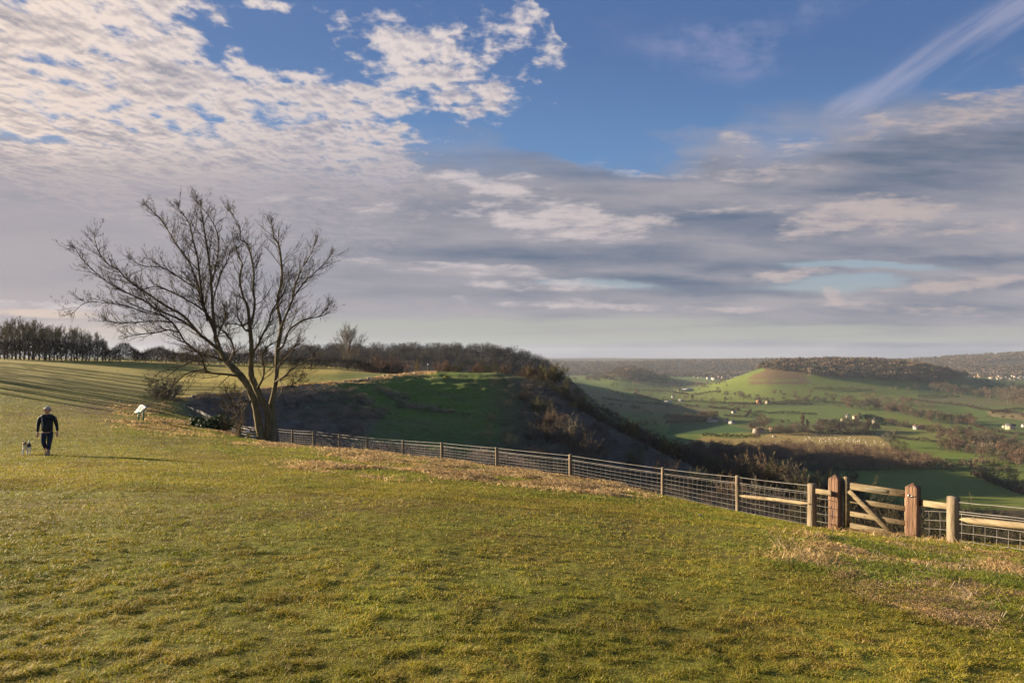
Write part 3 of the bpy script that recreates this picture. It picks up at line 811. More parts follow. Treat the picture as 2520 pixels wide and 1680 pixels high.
    # mossy root flare
    v, q = leafpuff(900, 1.1, 0.35, 0.07, 3, 9)
    v[:, 0] *= 1.5; v[:, 2] *= 0.45
    return root
big_tree()

# ---------------------------------------------------------------- prototypes
PT = dict(TREE)
PF = dict(TREE, kids=[8, 5, 5], slv=7, tw=0.05)
protos = {}
def hide_later(o): pass
used = {}
def proto(key, builder):
    if key not in protos: protos[key] = builder(); used[key] = False
    return protos[key]
def place(key, builder, loc, rz, sc, label, cat, group=None):
    """first use moves the prototype itself, later uses copy it"""
    o = proto(key, builder)
    if not used[key]:
        used[key] = True; o.location = loc; o.rotation_euler = (0, 0, rz); o.scale = (sc, sc, sc) if not hasattr(sc, '__len__') else sc
        tag(o, label, cat, group)
        return o
    c = copy_tree(o, loc, rz, sc, label, group); c['category'] = cat
    if not group and 'group' in c.keys(): del c['group']
    return c
PMID = dict(TREE, kids=[13, 7, 5], slv=10, tw=0.022, up=0.35)
PUP = dict(TREE, kids=[16, 6, 4], slv=10, tw=0.022, up=0.7, ang=0.6, rise=1.2)
tall = [lambda s=s: make_tree('bare_tree', 10.0, 100+s, PUP if s % 2 else PMID, 0.80 if s % 2 else 1.0, 0.12, 3, M['bark'], M['twig_grey'] if s % 2 else M['twig_green']) for s in range(4)]
roundt = [lambda s=s: make_tree('bare_tree', 10.0, 200+s, dict(TREE, kids=[13, 6, 4], slv=9, tw=0.032), 1.1, 0.12, 3, M['bark'],
          [M['twig_brown'], M['twig_pink'], M['twig_grey'], M['twig_green']][s % 4]) for s in range(4)]

# wood along the top of the left field (and on beyond the frame, where it shades the grass)
random.seed(21)
ORD_ = 'first second third fourth fifth sixth seventh eighth ninth tenth eleventh twelfth thirteenth fourteenth fifteenth sixteenth seventeenth eighteenth nineteenth twentieth twenty-first twenty-second twenty-third twenty-fourth twenty-fifth twenty-sixth twenty-seventh twenty-eighth twenty-ninth thirtieth'.split()
def top_row(px): return float(np.interp(px, [-40, 0, 60, 115, 125, 170, 210, 240, 260, 300], [792, 793, 781, 795, 800, 800, 812, 822, 838, 846]))
for i in range(30):
    px = -20+i*9.7+random.uniform(-4, 4); Y = 176+random.uniform(0, 16)+(i % 3)*6
    p = at(px, Y, -0.3); h = (HY-top_row(px)+random.uniform(-6, 3))/FPX*Y-p.z
    place('tall%d' % (i % 4), tall[i % 4], p, random.uniform(0, 6.28), h/10.0*1.02,
          'tall thin leafless tree in the wood at the far left, '+ORD_[i]+' along', 'tree', 'bare trees in the wood along the left field edge')
for (x, y, h) in [(-79,88,15),(-86,97,17),(-92,104,14),(-99,113,18),(-106,122,16),(-112,131,18),(-121,141,17),(-130,152,18),(-139,163,16),(-96,92,13),(-112,108,15),(-74,78,9)]:
    z = gz(x, y)-0.2
    place('tall%d' % (int(h) % 4), tall[int(h) % 4], (x, y, z), h, h/10.0,
          'leafless tree standing left of the field, throwing long shadows', 'tree', 'bare trees left of the field')
# understorey: a brown hedge line below that wood and on to the right
def hedge_mesh(name, pts, H, Wd, dens, mat, label, cat='hedge', seed=1, parent=None, sl=0.5, tw=0.03, jag=0.35):
    """pts: world points of the hedge foot; H height; Wd width; thousands of fine twigs"""
    r = np.random.default_rng(seed); V_ = []; 
    tot = 0
    for a, b in zip(pts[:-1], pts[1:]):
        a, b = np.array(a), np.array(b); L = np.linalg.norm(b-a); n = int(L*dens)
        t = r.random(n); base = a+(b-a)*t[:, None]
        hh = H*(1-jag+2*jag*vnoise((tot+t*L)/(H*1.3), np.zeros(n)+seed, seed))
        u = r.random(n)**0.7
        sx = np.sqrt(np.maximum(0, 1-(u*1.0)**3))*Wd*0.5
        side = np.array([-(b-a)[1], (b-a)[0], 0]); side /= np.linalg.norm(side)
        p = base+side*(r.uniform(-1, 1, n)*sx)[:, None]; p[:, 2] += hh*u
        V_.append(p); tot += L
    p = np.concatenate(V_); n = len(p)
    d = r.normal(size=(n, 3))*0.55; d[:, 2] = np.abs(d[:, 2])+0.6; d /= np.linalg.norm(d, axis=1)[:, None]
    a = r.normal(size=(n, 3)); a /= np.linalg.norm(a, axis=1)[:, None]
    Ls = (sl*(0.5+r.random(n)))[:, None]
    v = np.stack([p-a*tw, p+a*tw, p+d*Ls], 1).reshape(-1, 3)
    o = mesh(name, v, np.arange(n*3).reshape(n, 3), mat, parent)
    if label: tag(o, label, cat)
    return o
def line(pxs, Ys): return [tuple(at(a, b, -0.1)) for a, b in zip(pxs, Ys)]
hedge_mesh('hedge', line([-60, 60, 160, 262], [173, 175, 178, 182]), 4.6, 6, 260, M['hedge'], 'dark brown underwood along the foot of the left wood', 'undergrowth', 3, sl=1.0, tw=0.05)
hedge_mesh('hedge', line([262, 345, 440, 520, 600, 690], [184, 193, 202, 206, 212, 219]), 3.9, 5, 300, M['hedge'], 'long dark bare hedge behind the big ash tree', 'hedge', 4, sl=1.0, tw=0.05, jag=0.4)
hedge_mesh('hedge', line([690, 760, 850, 930, 990], [221, 225, 232, 236, 240]), 3.3, 4.5, 320, M['hedge'], 'dark bramble hedge at the end of the sunlit field below the lone tree', 'hedge', 5, sl=0.8, tw=0.05, jag=0.2)
random.seed(33)
for i in range(30):
    px = 268+i*14.5+random.uniform(-5, 5); Y = float(np.interp(px, [262, 690], [190, 232]))+random.uniform(0, 10)
    p = at(px, Y, -0.2); top = float(np.interp(px, [262, 300, 400, 500, 600, 650, 690, 700], [848, 856, 852, 845, 846, 850, 856, 858]))+random.uniform(-8, 8)
    h = (HY-top)/FPX*Y-p.z
    place('round%d' % (i % 4), roundt[i % 4], p, random.uniform(0, 6.28), h/10.0, 'small bushy leafless tree in the hedge behind the ash, '+ORD_[i]+' from the left', 'tree', 'bushy bare trees in the hedge behind the ash')
# lone round tree on the skyline
lone = make_tree('bare_tree', 13.2, 77, dict(TREE, kids=[24, 8, 5], slv=9, tw=0.022, ang=0.7, up=.4), 1.45, 0.10, 3, M['bark'], M['twig_grey'])
lone.location = at(855, 236, -0.2); tag(lone, 'lone round-crowned leafless tree rising above the hedge right of the ash', 'tree')
s_ = ((HY-808)/FPX*236-gz((855-CX)/FPX*236, 236))/13.2; lone.scale = (s_,)*3

# bushes along the hedge end and on the spur
def bush(name, px, Y, top, mat, seed, label, cat='bush', spread=0.9, n=14, wid=1.0, P=None, group=None, drop=0.15):
    p = at(px, Y, -drop); h = max((HY-top)/FPX*Y-p.z, 0.5)
    W = make_bush(name, 1.0, seed, n, spread, P or dict(TREE, kids=[9, 6, 5], slv=9, tw=(0.0035 if Y < 120 else 0.008), up=0.25), 3, mat)
    o = W.build(name, mat); zmax = max(q[2] for q in W.v)
    k = h/zmax; o.location = p; o.scale = (k*wid, k*wid, k)
    tag(o, label, cat, group); return o
bush('bush', 935, 232, 868, M['twig_pink'], 301, 'reddish brown bush in front of the hedge end', n=12, wid=1.3)
bush('bush', 975, 236, 871, M['twig_pink'], 302, 'rusty bush at the right end of the hedge', n=12, wid=1.2)
bush('bush', 905, 238, 868, M['twig_brown'], 303, 'brown bush between the lone tree and the rusty bushes', n=12, wid=1.2)
bush('bush', 1092, 200, 882, M['twig_pink'], 304, 'pale brown bush on the spur top right of the white marker', n=12)
bush('bush', 1116, 204, 888, M['twig_green'], 305, 'dark greenish bush beside the pale one on the spur top', n=12, wid=1.3)
bush('bush', 1176, 206, 889, M['twig_pink'], 306, 'small rounded brown bush at the middle of the spur top', n=12, wid=1.1)
bush('bush', 1207, 208, 883, M['twig_green'], 307, 'dense green-brown bush right of the small brown one on the spur', n=14, wid=1.3)
bush('bush', 1243, 205, 887, M['twig_pink'], 308, 'thin pinkish bush on the spur before the cliff bushes', n=8, wid=.6)
bush('bush', 1300, 197, 888, M['twig_brown'], 309, 'tall pale brown bush at the end of the spur', n=15, wid=.75)
bush('bush', 1345, 196, 884, M['twig_green'], 310, 'large round bush at the tip of the spur above the drop', n=18, wid=1.15)
bush('bush', 1385, 186, 925, M['twig_green'], 311, 'spreading bush just below the tip of the spur', n=16, wid=1.1)
bush('slender_tree', 1026, 196, 878, M['twig_gold'], 312, 'slender pale dead tree at the end of the rim wall', 'tree', 0.3, 7, .45)
# gorse
v, q = leafpuff(900, 1.0, 0.7, 0.16, 5, 6); o = mesh('gorse_bush', v, None, M['gorse'], quads=q); o.location = at(1098, 176, 0); o.scale = (.9, .9, .75); tag(o, 'small bright yellow gorse bush on the green spur', 'bush')
v, q = leafpuff(1200, 1.0, 0.7, 0.14, 6, 6); o = mesh('gorse_bush', v, None, mat_leaf('dull_gorse', .2, .3, False, (.11, .12, .02)), quads=q); o.location = at(1100, 199, 0); o.scale = (1.6, 1.6, 1.3); tag(o, 'low olive gorse clump under the brown bushes on the spur top', 'bush')
# near the fence
v, q = leafpuff(5200, 1.0, 0.6, 0.10, 8, 12); o = mesh('evergreen_bush', v, None, M['ivy'], quads=q); o.location = at(532, 60, -0.1); o.scale = (1.75, 1.4, 1.5); tag(o, 'low dark evergreen bush in front of the fence left of the ash', 'bush')
v, q = leafpuff(2600, 1.0, 0.6, 0.12, 9, 8); o = mesh('evergreen_bush', v, None, M['ivy'], quads=q); o.location = at(487, 61, -0.1); o.scale = (1.1, 1.1, 1.1); tag(o, 'smaller dark evergreen bush at the left of the low evergreen', 'bush')
bush('hawthorn_bush', 406, 97, 922, M['twig_grey'], 320, 'bare grey hawthorn bush beside the stile', n=22, wid=1.15, P=dict(TREE, kids=[10, 7, 5], slv=10, tw=0.004, up=0.1))
bush('hawthorn_bush', 574, 61, 1008, M['twig_gold'], 321, 'small sunlit twiggy bush just left of the ash trunk', n=9, wid=.8)

# ================================================================= woods, hedges and buildings in the distance
def tri_of(o):
    """triangle soup of a tree (all its parts), for merging into a wood"""
    V_, F_ = [], []; n = 0
    for ch in ([o] if o.type == 'MESH' else list(o.children)):
        me = ch.data; nv = len(me.vertices); v = np.zeros(nv*3, np.float32); me.vertices.foreach_get('co', v)
        me.calc_loop_triangles(); f = np.zeros(len(me.loop_triangles)*3, np.int32); me.loop_triangles.foreach_get('vertices', f)
        V_.append(v.reshape(-1, 3)); F_.append(f.reshape(-1, 3)+n); n += nv
    return np.concatenate(V_), np.concatenate(F_)
def crown(seed, n=150, tw=0.06, L=0.22, shape=0.5, blobs=9, up=0.35, trunk=True, H=1.0, wid=0.45, low=0.2, limbs=True):
    """a leafless crown of unit height: fine twigs in uneven clumps on a forked trunk"""
    r = np.random.default_rng(seed); random.seed(seed)
    th = r.random(blobs)*6.283; zc = low+(1-low)*(0.25+0.6*r.random(blobs)); rad = wid*(0.35+0.55*r.random(blobs))*np.sin(np.clip((zc-low)/(1.02-low), 0, 1)*pi*0.85+0.35)
    cen = np.stack([np.cos(th)*rad*.9, np.sin(th)*rad*.9, zc], 1); cr = wid*(0.35+0.3*r.random(blobs))
    k = r.integers(0, blobs, n); d = r.normal(size=(n, 3)); d /= np.linalg.norm(d, axis=1)[:, None]
    p = cen[k]+d*(cr[k]*(0.35+0.65*r.random(n)))[:, None]; p[:, 2] = np.clip(p[:, 2], low*0.7, 1.0-L*0.35)
    out = d*0.7+np.array([0, 0, up]); out += r.normal(size=(n, 3))*0.25; out /= np.linalg.norm(out, axis=1)[:, None]
    a = r.normal(size=(n, 3)); a -= out*(a*out).sum(1)[:, None]; a /= np.linalg.norm(a, axis=1)[:, None]
    Ls = (L*(0.5+0.7*r.random(n)))[:, None]
    v = np.stack([p-out*Ls*.5-a*tw*.5, p-out*Ls*.5+a*tw*.5, p+out*Ls*.5], 1).reshape(-1, 3); f = np.arange(n*3).reshape(n, 3)
    W = Wood()
    if trunk:
        W.tube([(0, 0, -0.05), (0.01, 0, low), (0, 0.01, 0.55), (0, 0, .8)], [0.028, 0.020, 0.012, 0.004], 5)
        if limbs:
            for c in cen[:6]:
                W.tube([(0, 0, low+0.05), (c[0]*.5, c[1]*.5, (low+c[2])*.5+.02), tuple(c)], [0.013, 0.008, 0.003], 3)
    return v, f, W
M['twigs'] = [M['twig_brown'], M['twig_pink'], M['twig_grey'], M['twig_green']]
for i, (a, b) in enumerate([((0.085, 0.058, 0.036), (0.165, 0.118, 0.072)), ((0.100, 0.062, 0.042), (0.18, 0.115, 0.078)), ((0.070, 0.060, 0.040), (0.135, 0.118, 0.076)), ((0.068, 0.062, 0.030), (0.13, 0.115, 0.052))]):
    M['twigs'][i] = mat_plain(['brown', 'reddish', 'grey', 'olive'][i]+'_far_twig', a, b, 0.08, 0.95, 0, 3)
M['shade_twig'] = mat_plain('painted_shade_twig', (0.050, 0.043, 0.042), (0.095, 0.080, 0.072), 0.1, 0.95, 0, 3)  # shaded side of the ridge wood, painted as a darker, bluer twig colour
M['thorn'] = mat_plain('thorn_twig', (0.055, 0.050, 0.026), (0.11, 0.10, 0.050), 0.4, 0.95, 0, 3)
M['evergreen'] = mat_plain('dark_evergreen', (0.012, 0.026, 0.012), (0.035, 0.060, 0.022), 0.4, 0.9, 0, 3)
def far_tree(i):
    def f():
        v, t, W = crown(400+i, 520, 0.022, 0.17, wid=[.44, .50, .40, .46, .36, .52][i % 6], low=[.18, .14, .22, .2, .12, .25][i % 6], blobs=11)
        root = empty('bare_tree', (0, 0, 0)); W.build('trunk', M['bark'], root); mesh('crown', v, t, M['twigs'][i % 4], root); return root
    return f
FT = [far_tree(i) for i in range(8)]
ORD = 'first second third fourth fifth sixth seventh eighth ninth tenth eleventh twelfth thirteenth fourteenth fifteenth sixteenth seventeenth eighteenth nineteenth twentieth'.split()
TENS = {2: 'twenty', 3: 'thirty', 4: 'forty', 5: 'fifty'}; TENTH = {2: 'twentieth', 3: 'thirtieth', 4: 'fortieth', 5: 'fiftieth'}
def ordinal(n):
    if n <= 20: return ORD[n-1]
    return TENTH[n//10] if n % 10 == 0 else TENS[n//10]+'-'+ORD[n % 10-1]
MERGED = []
def belt(pts, n, h0, h1, label, group, jx=6, jd=0.0, seed=0, ymin=260, kinds=(0, 1, 2, 3, 4, 5, 6, 7), wide=1.0, merge=False):
    rr = random.Random(seed); L_ = []
    seg = [0]
    for a, b in zip(pts[:-1], pts[1:]): seg.append(seg[-1]+abs(b[0]-a[0])+abs(b[1]-a[1])+1)
    for i in range(n):
        t = (i+rr.random()*0.9)/n*seg[-1]
        k = max(j for j in range(len(seg)-1) if seg[j] <= t); f = (t-seg[k])/(seg[k+1]-seg[k])
        px = pts[k][0]*(1-f)+pts[k+1][0]*f+rr.uniform(-jx, jx)*.3; py = pts[k][1]*(1-f)+pts[k+1][1]*f+rr.uniform(-jd, jd)
        p = hit(px, py, ymin)
        if p is None: continue
        h = rr.uniform(h0, h1)/FPX*p.y; kd = rr.choice(kinds)
        w = h*rr.uniform(0.85, 1.25)*wide; p.z -= 0.02*h
        L_.append((px, p, h, w, kd, rr.uniform(0, 6.28)))
    L_.sort(key=lambda q: q[0])
    if merge: MERGED.extend((tuple(q[1]), q[2]) for q in L_); return
    for i, (px, p, h, w, kd, rz) in enumerate(L_):
        place('far%d' % kd, FT[kd], p, rz, (w, w, h), label+', '+ordinal(i+1)+' from its left end', 'tree', group)
G1 = 'bare trees along the top of the sheep field'
belt([(1905,1067),(2030,1065),(2150,1068)], 26, 17, 30, 'leafless tree in the hedgerow above the sheep field', G1, jd=3, seed=1)
belt([(2010,1058),(2080,1058),(2150,1062)], 14, 26, 36, 'tall leafless tree in the clump above the sheep field', 'tall bare trees above the sheep field', jd=3, seed=2)
belt([(2080,1000),(2120,1004),(2180,1012),(2250,1030),(2330,1040),(2400,1048)], 46, 20, 33, 'leafless tree in the long belt running down above the village', 'bare trees in the long diagonal belt', jd=4, seed=3)
belt([(2120,985),(2180,990),(2240,1002),(2300,1012)], 24, 16, 26, 'leafless tree in the upper edge of the diagonal belt', 'bare trees in the upper edge of the diagonal belt', jd=5, seed=4, merge=True)
belt([(2290,962),(2360,972),(2430,978),(2520,996)], 46, 16, 27, 'leafless tree in the wood strip right of the wooded hill', 'bare trees in the strip right of the wooded hill', jd=5, seed=5, merge=True)
belt([(2450,975),(2530,985),(2530,998),(2465,992)], 26, 24, 36, 'tall leafless tree in the wood at the far right edge of the valley', 'tall bare trees at the right edge of the valley', jd=4, seed=6, merge=True)
belt([(2310,940),(2400,945),(2520,958)], 26, 9, 16, 'small leafless tree between the wooded hill and the right-hand town', 'small bare trees below the right-hand town', jd=5, seed=7, ymin=1200, merge=True)
belt([(1975,957),(2060,957),(2110,962),(2160,966),(2270,956)], 18, 9, 19, 'leafless tree in the hedge under the wooded hill', 'bare trees in the hedge under the wooded hill', jd=3, seed=8, ymin=1200, merge=True)
belt([(1760,972),(1800,975),(1850,986),(1900,990),(1990,990),(2080,992)], 18, 9, 22, 'leafless tree in the hedge below the green hill', 'bare trees in the hedge at the foot of the green hill', jd=3, seed=9, ymin=900)
belt([(2310,1106),(2360,1112),(2420,1124),(2480,1138),(2530,1150)], 32, 24, 36, 'leafless tree in the belt crossing the lower right fields', 'bare trees in the belt crossing the lower right fields', jd=4, seed=10)
belt([(2290,1066),(2340,1078),(2400,1085),(2460,1095),(2530,1115)], 28, 22, 34, 'leafless tree in the grove around the right farm', 'bare trees in the grove around the right-hand farm', jd=7, seed=11)
belt([(2380,1080),(2450,1105),(2530,1130)], 22, 26, 36, 'leafless tree in front of the right-hand farm', 'bare trees in front of the right-hand farm', jd=8, seed=12)
belt([(1640,1041),(1700,1040),(1765,1034)], 16, 22, 30, 'shaded leafless tree in the dark strip behind the blue-green field', 'bare trees in the dark strip behind the shaded field', jd=2, seed=13, ymin=800)
belt([(1850,1060),(1880,1050),(1900,1045)], 8, 18, 26, 'shaded leafless tree above the white cottage', 'bare trees above the white cottage', jd=4, seed=14, ymin=800)
belt([(1500,965),(1560,972),(1640,978),(1700,985),(1760,990)], 26, 8, 18, 'leafless tree in the shaded hedges of the left valley', 'bare trees in the shaded hedges of the left valley', jd=5, seed=15, ymin=1000, merge=True)
belt([(1560,945),(1640,950),(1720,948)], 18, 6, 13, 'small leafless tree in the fields below the left-hand town', 'small bare trees below the left-hand town', jd=4, seed=16, ymin=1200, merge=True)
belt([(1930,962),(1900,975),(1965,975),(2050,976)], 7, 10, 18, 'solitary leafless tree on the green slope of the hill', 'solitary bare trees on the green hill slope', jd=4, seed=17, ymin=900)
belt([(2180,1045),(2240,1052),(2300,1062)], 10, 12, 20, 'leafless tree in the lane hedge right of the church trees', 'bare trees in the lane hedge', jd=2, seed=18, ymin=500)
for i, (px, py, h, w, lab) in enumerate([(2445,1192,58,62,'big spreading leafless oak at the hedge corner in the lower right field'),(2482,1199,52,46,'second big leafless oak just right of the hedge-corner oak'),
        (2065,1168,0,0,''),(2512,1205,30,40,'low leafless tree at the right edge below the two oaks'),(2310,1090,42,46,'lone leafless tree in the lit field left of the farm grove'),
        (1862,1086,34,24,'single leafless tree against the left end of the sheep field'),(2190,1098,44,44,'leafless tree at the right corner of the sheep field'),
        (2215,1125,44,50,'leafless tree just below the right corner of the sheep field')]):
    if not h: continue
    p = hit(px, py, 260); hh = h/FPX*p.y; ww = w/FPX*p.y
    kd = i % 8; o = place('far%d' % kd, FT[kd], p, i, (ww, ww, hh), lab, 'tree')
# poplars and evergreens
def poplar():
    v, t, W = crown(460, 420, 0.02, 0.16, wid=0.11, low=0.04, blobs=12, up=1.2)
    root = empty('poplar_tree', (0, 0, 0)); W.build('trunk', M['bark'], root); mesh('crown', v, t, M['twigs'][1], root); return root
for px, py, h, lab in [(1976,1062,54,'tall narrow brown poplar behind the sheep field'),(2116,1036,27,'pointed reddish poplar beside the dark churchyard trees'),(2110,1036,18,'shorter pointed tree left of the reddish poplar'),(1986,1062,38,'shorter poplar touching the tall narrow one')]:
    p = hit(px, py, 260); hh = h/FPX*p.y; place('pop', poplar, p, px, (hh, hh, hh), lab, 'tree')
def yew():
    v, q = leafpuff(700, 0.55, 1.0, 0.13, 31, 9); root = empty('evergreen_tree', (0, 0, 0)); mesh('crown', v, None, M['evergreen'], root, quads=q)
    W = Wood(); W.tube([(0, 0, -.05), (0, 0, .4)], [.05, .03], 5); W.build('trunk', M['bark'], root); return root
for i, (px, py, h) in enumerate([(2128,1030,16),(2136,1032,19),(2146,1032,18),(2156,1036,18),(2166,1040,15),(2176,1046,13)]):
    p = hit(px, py, 260); hh = h/FPX*p.y*1.15; place('yew', yew, p, i*1.3, (hh*1.2, hh*1.2, hh), 'dark evergreen tree in the churchyard clump right of the poplar', 'tree', 'dark evergreens in the churchyard clump')
for px, py, h, lab in [(1704,978,10,'tiny dark conifer by the barns on the green slope'),(1783,991,8,'small dark conifer in the shaded hedge'),(2005,982,9,'small dark round evergreen on the green slope'),(2078,1150,0,'')]:
    if h: p = hit(px, py, 700); hh = h/FPX*p.y; place('yew', yew, p, px, (hh*.7, hh*.7, hh*1.2), lab, 'tree')

# hedges between the fields
HL = [
 [(1554,936),(1668,947)], [(1709,972),(1740,968),(1765,963)], [(1480,983),(1590,994),(1720,1002)], [(1543,960),(1654,966),(1695,972)],
 [(1626,988),(1700,990),(1792,994),(1861,995)], [(1742,1003),(1780,1007),(1820,1013)], [(1781,1024),(1836,1027),(1848,1012)],
 [(1859,1016),(1905,1018),(1953,1019),(2010,1022)], [(1729,1073),(1800,1076),(1872,1077)], [(1800,995),(1900,996),(2000,996)],
 [(1900,994),(1979,988),(2085,994)], [(2000,958),(2100,959),(2150,964)], [(2259,978),(2310,976),(2362,978)], [(2240,985),(2383,1001),(2409,1008)],
 [(1900,1067),(2030,1067),(2153,1070)], [(2198,1078),(2250,1084),(2312,1089),(2375,1093)], [(2391,1168),(2440,1188),(2475,1202),(2520,1218)],
 [(2188,1045),(2240,1053),(2296,1063)], [(2440,1018),(2480,1010),(2520,1008)], [(1640,1042),(1760,1037)], [(1850,1063),(1905,1064)],
 [(2409,1008),(2520,1020)], [(2140,1025),(2190,1043)], [(1560,970),(1600,982),(1626,988)], [(2420,950),(2520,962)], [(2400,1050),(2440,1062),(2520,1072)]]
names = ['in the far fields below the left-hand town', 'as a dark line up the green hill', 'across the shaded left valley', 'below the barns', 'across the middle of the shaded valley',
 'curving above the small white shed', 'around the corner field', 'before the sheep-field trees in shade', 'along the lit strip left of the sheep field', 'under the green hill',
 'on the brow of the middle field', 'under the wooded hill', 'beside the strip right of the hill', 'down the right-hand slope', 'along the top of the sheep field', 'across the lit field right of the sheep',
 'running down by the two oaks', 'along the lane right of the churchyard', 'above the tan field', 'under the dark tree strip', 'behind the white cottage', 'below the tan field',
 'beside the churchyard evergreens', 'joining the shaded fields', 'below the right-hand town', 'above the cream house']
for i, (pl, nm) in enumerate(zip(HL, names)):
    P3 = []
    for a, b in zip(pl[:-1], pl[1:]):
        for k in range(4):
            q = hit(a[0]+(b[0]-a[0])*k/4, a[1]+(b[1]-a[1])*k/4, 280 if a[1] > 1040 else 800)
            if q: P3.append(tuple(q))
    q = hit(*pl[-1], 280 if pl[-1][1] > 1040 else 800)
    if q: P3.append(tuple(q))
    if len(P3) < 2: continue
    Lt = sum(np.linalg.norm(np.array(a)-np.array(b)) for a, b in zip(P3[:-1], P3[1:]))
    hedge_mesh('hedge', P3, 2.6+P3[0][1]/900, 2.6, min(9.0, 6500/Lt), M['hedge'], 'dark field hedge '+nm, 'hedge', 40+i, sl=2.2, tw=0.45, jag=0.45)

# masses of trees that read as one wood
def wood_mass(name, pts, hs, mats, label, protos_, seed=0):
    """pts (n,3), hs (n,): one object out of many crowns"""
    r = np.random.default_rng(seed); VV, FF, MI = [], [], []; n = 0
    for p, h in zip(pts, hs):
        v, f = protos_[r.integers(len(protos_))]
        a = r.random()*6.283; c, s_ = cos(a), sin(a); w = h*r.uniform(.85, 1.3)
        q = np.empty_like(v); q[:, 0] = (v[:, 0]*c-v[:, 1]*s_)*w+p[0]; q[:, 1] = (v[:, 0]*s_+v[:, 1]*c)*w+p[1]; q[:, 2] = v[:, 2]*h+p[2]
        VV.append(q); FF.append(f+n); n += len(v); MI.append(np.full(len(f), r.choice(len(mats), p=MP[:len(mats)]/np.sum(MP[:len(mats)])), np.int32))
    o = mesh(name, np.concatenate(VV), np.concatenate(FF), None)
    for m in mats: o.data.materials.append(m)
    o.data.polygons.foreach_set('material_index', np.concatenate(MI)); o.data.update()
    return tag(o, label, None, None, 'stuff')
MP = np.array([0.4, 0.25, 0.2, 0.15])
def cp(seed, n, tw, L, **k):
    v, f, W = crown(seed, n, tw, L, **k)
    if W.n:
        wv = np.array(W.v); wq = np.array(W.q)
        f = np.concatenate([f, wq[:, [0, 1, 2]]+len(v), wq[:, [0, 2, 3]]+len(v)]); v = np.concatenate([v, wv])
    return v, f
mid_p = [cp(500+i, 360, 0.015, 0.13, limbs=False, wid=.45, low=.15) for i in range(6)]
low_p = [cp(520+i, 60, 0.10, 0.3, trunk=False, wid=.5, low=.08, blobs=6) for i in range(5)]
tiny_p = [cp(540+i, 22, 0.22, 0.45, trunk=False, wid=.55, low=.05, blobs=5) for i in range(5)]
r_ = np.random.default_rng(77)
def scatter(poly, n, ymin, ymax=7000):
    xs = [q[0] for q in poly]; ys = [q[1] for q in poly]; out = []; tries = 0
    while len(out) < n and tries < n*30:
        tries += 1
        a, b = r_.uniform(min(xs), max(xs)), r_.uniform(min(ys), max(ys))
        if not inpoly([a], [b], poly)[0]: continue
        p = hit(a, b, ymin, ymax)
        if p is not None: out.append(p)
    return np.array([tuple(p) for p in out])
def ground_scatter(px0, px1, y0, y1, n, power=1.0):
    px = r_.uniform(px0, px1, n); Y = np.exp(r_.uniform(log(y0), log(y1), n)); x = (px-CX)/FPX*Y
    return np.stack([x, Y, gz_arr(x, Y)], 1), px
if MERGED: wood_mass('distant_trees', [q[0] for q in MERGED], [q[1] for q in MERGED], M['twigs'][:4], 'distant hedgerow trees and small woods on the valley floor', mid_p, 12)
# wooded ridge behind the spur
P_, px = ground_scatter(690, 1600, 540, 800, 1500)
P_[:, 2] -= 0.5+6*sstep(1300, 1420, px)
wood_mass('ridge_wood', P_, r_.uniform(8, 18, len(P_))*(0.65+0.35*(P_[:, 1] > 600))*(1-0.45*sstep(1270, 1420, px)), [M['shade_twig'], M['shade_twig'], M['twigs'][2]], 'brown winter wood covering the ridge behind the spur', mid_p, 1)
P_, px = ground_scatter(1330, 1620, 300, 560, 420)
wood_mass('hanging_wood', P_, r_.uniform(7, 12, len(P_)), [M['shade_twig'], M['shade_twig'], M['twigs'][2]], 'shaded wood on the slope running down beside the spur', mid_p, 2)
# the flat-topped hill
P_ = scatter([(1862,903),(1875,893),(1893,889),(1960,884),(2260,886),(2330,905),(2385,930),(2300,944),(2180,937),(2060,931),(1995,928),(1965,914),(1893,912),(1866,909)], 900, 1500, 2550)
topx, pxx = ground_scatter(1868, 2330, 2150, 2420, 420)
P_ = np.concatenate([P_, topx]); P_[:, 2] -= 1
wood_mass('hill_wood', P_, r_.uniform(17, 28, len(P_)), M['twigs'][:4], 'brown wood covering the top and side of the flat-topped hill', low_p, 3)
P_ = scatter([(1440,925),(1480,915),(1530,905),(1580,902),(1640,925),(1650,938),(1440,938)], 330, 1800, 3000)
wood_mass('small_hill_wood', P_, r_.uniform(10, 17, len(P_)), M['twigs'][:4], 'wood on the lower slopes of the small round hill in the distance', low_p, 4)
# the far escarpment
P_, px = ground_scatter(1330, 2760, 3350, 4750, 9000)
keep = fbm(P_[:, 0], P_[:, 1], 500, 3, 5) > -0.22; P_ = P_[keep]; P_[:, 2] -= 1
wood_mass('far_wood', P_, r_.uniform(12, 21, len(P_)), M['twigs'][:4], 'hazy brown woods along the far escarpment', tiny_p, 5)
# hedgerow trees and copses too far to tell apart
P_, px = ground_scatter(1400, 2700, 1900, 3400, 900)
keep = fbm(P_[:, 0], P_[:, 1], 260, 3, 15) > 0.12; P_ = P_[keep]
wood_mass('far_copses', P_, r_.uniform(7, 13, len(P_)), M['twigs'][:4], 'scattered far copses and hedge trees on the plain beyond the hills', tiny_p, 6)
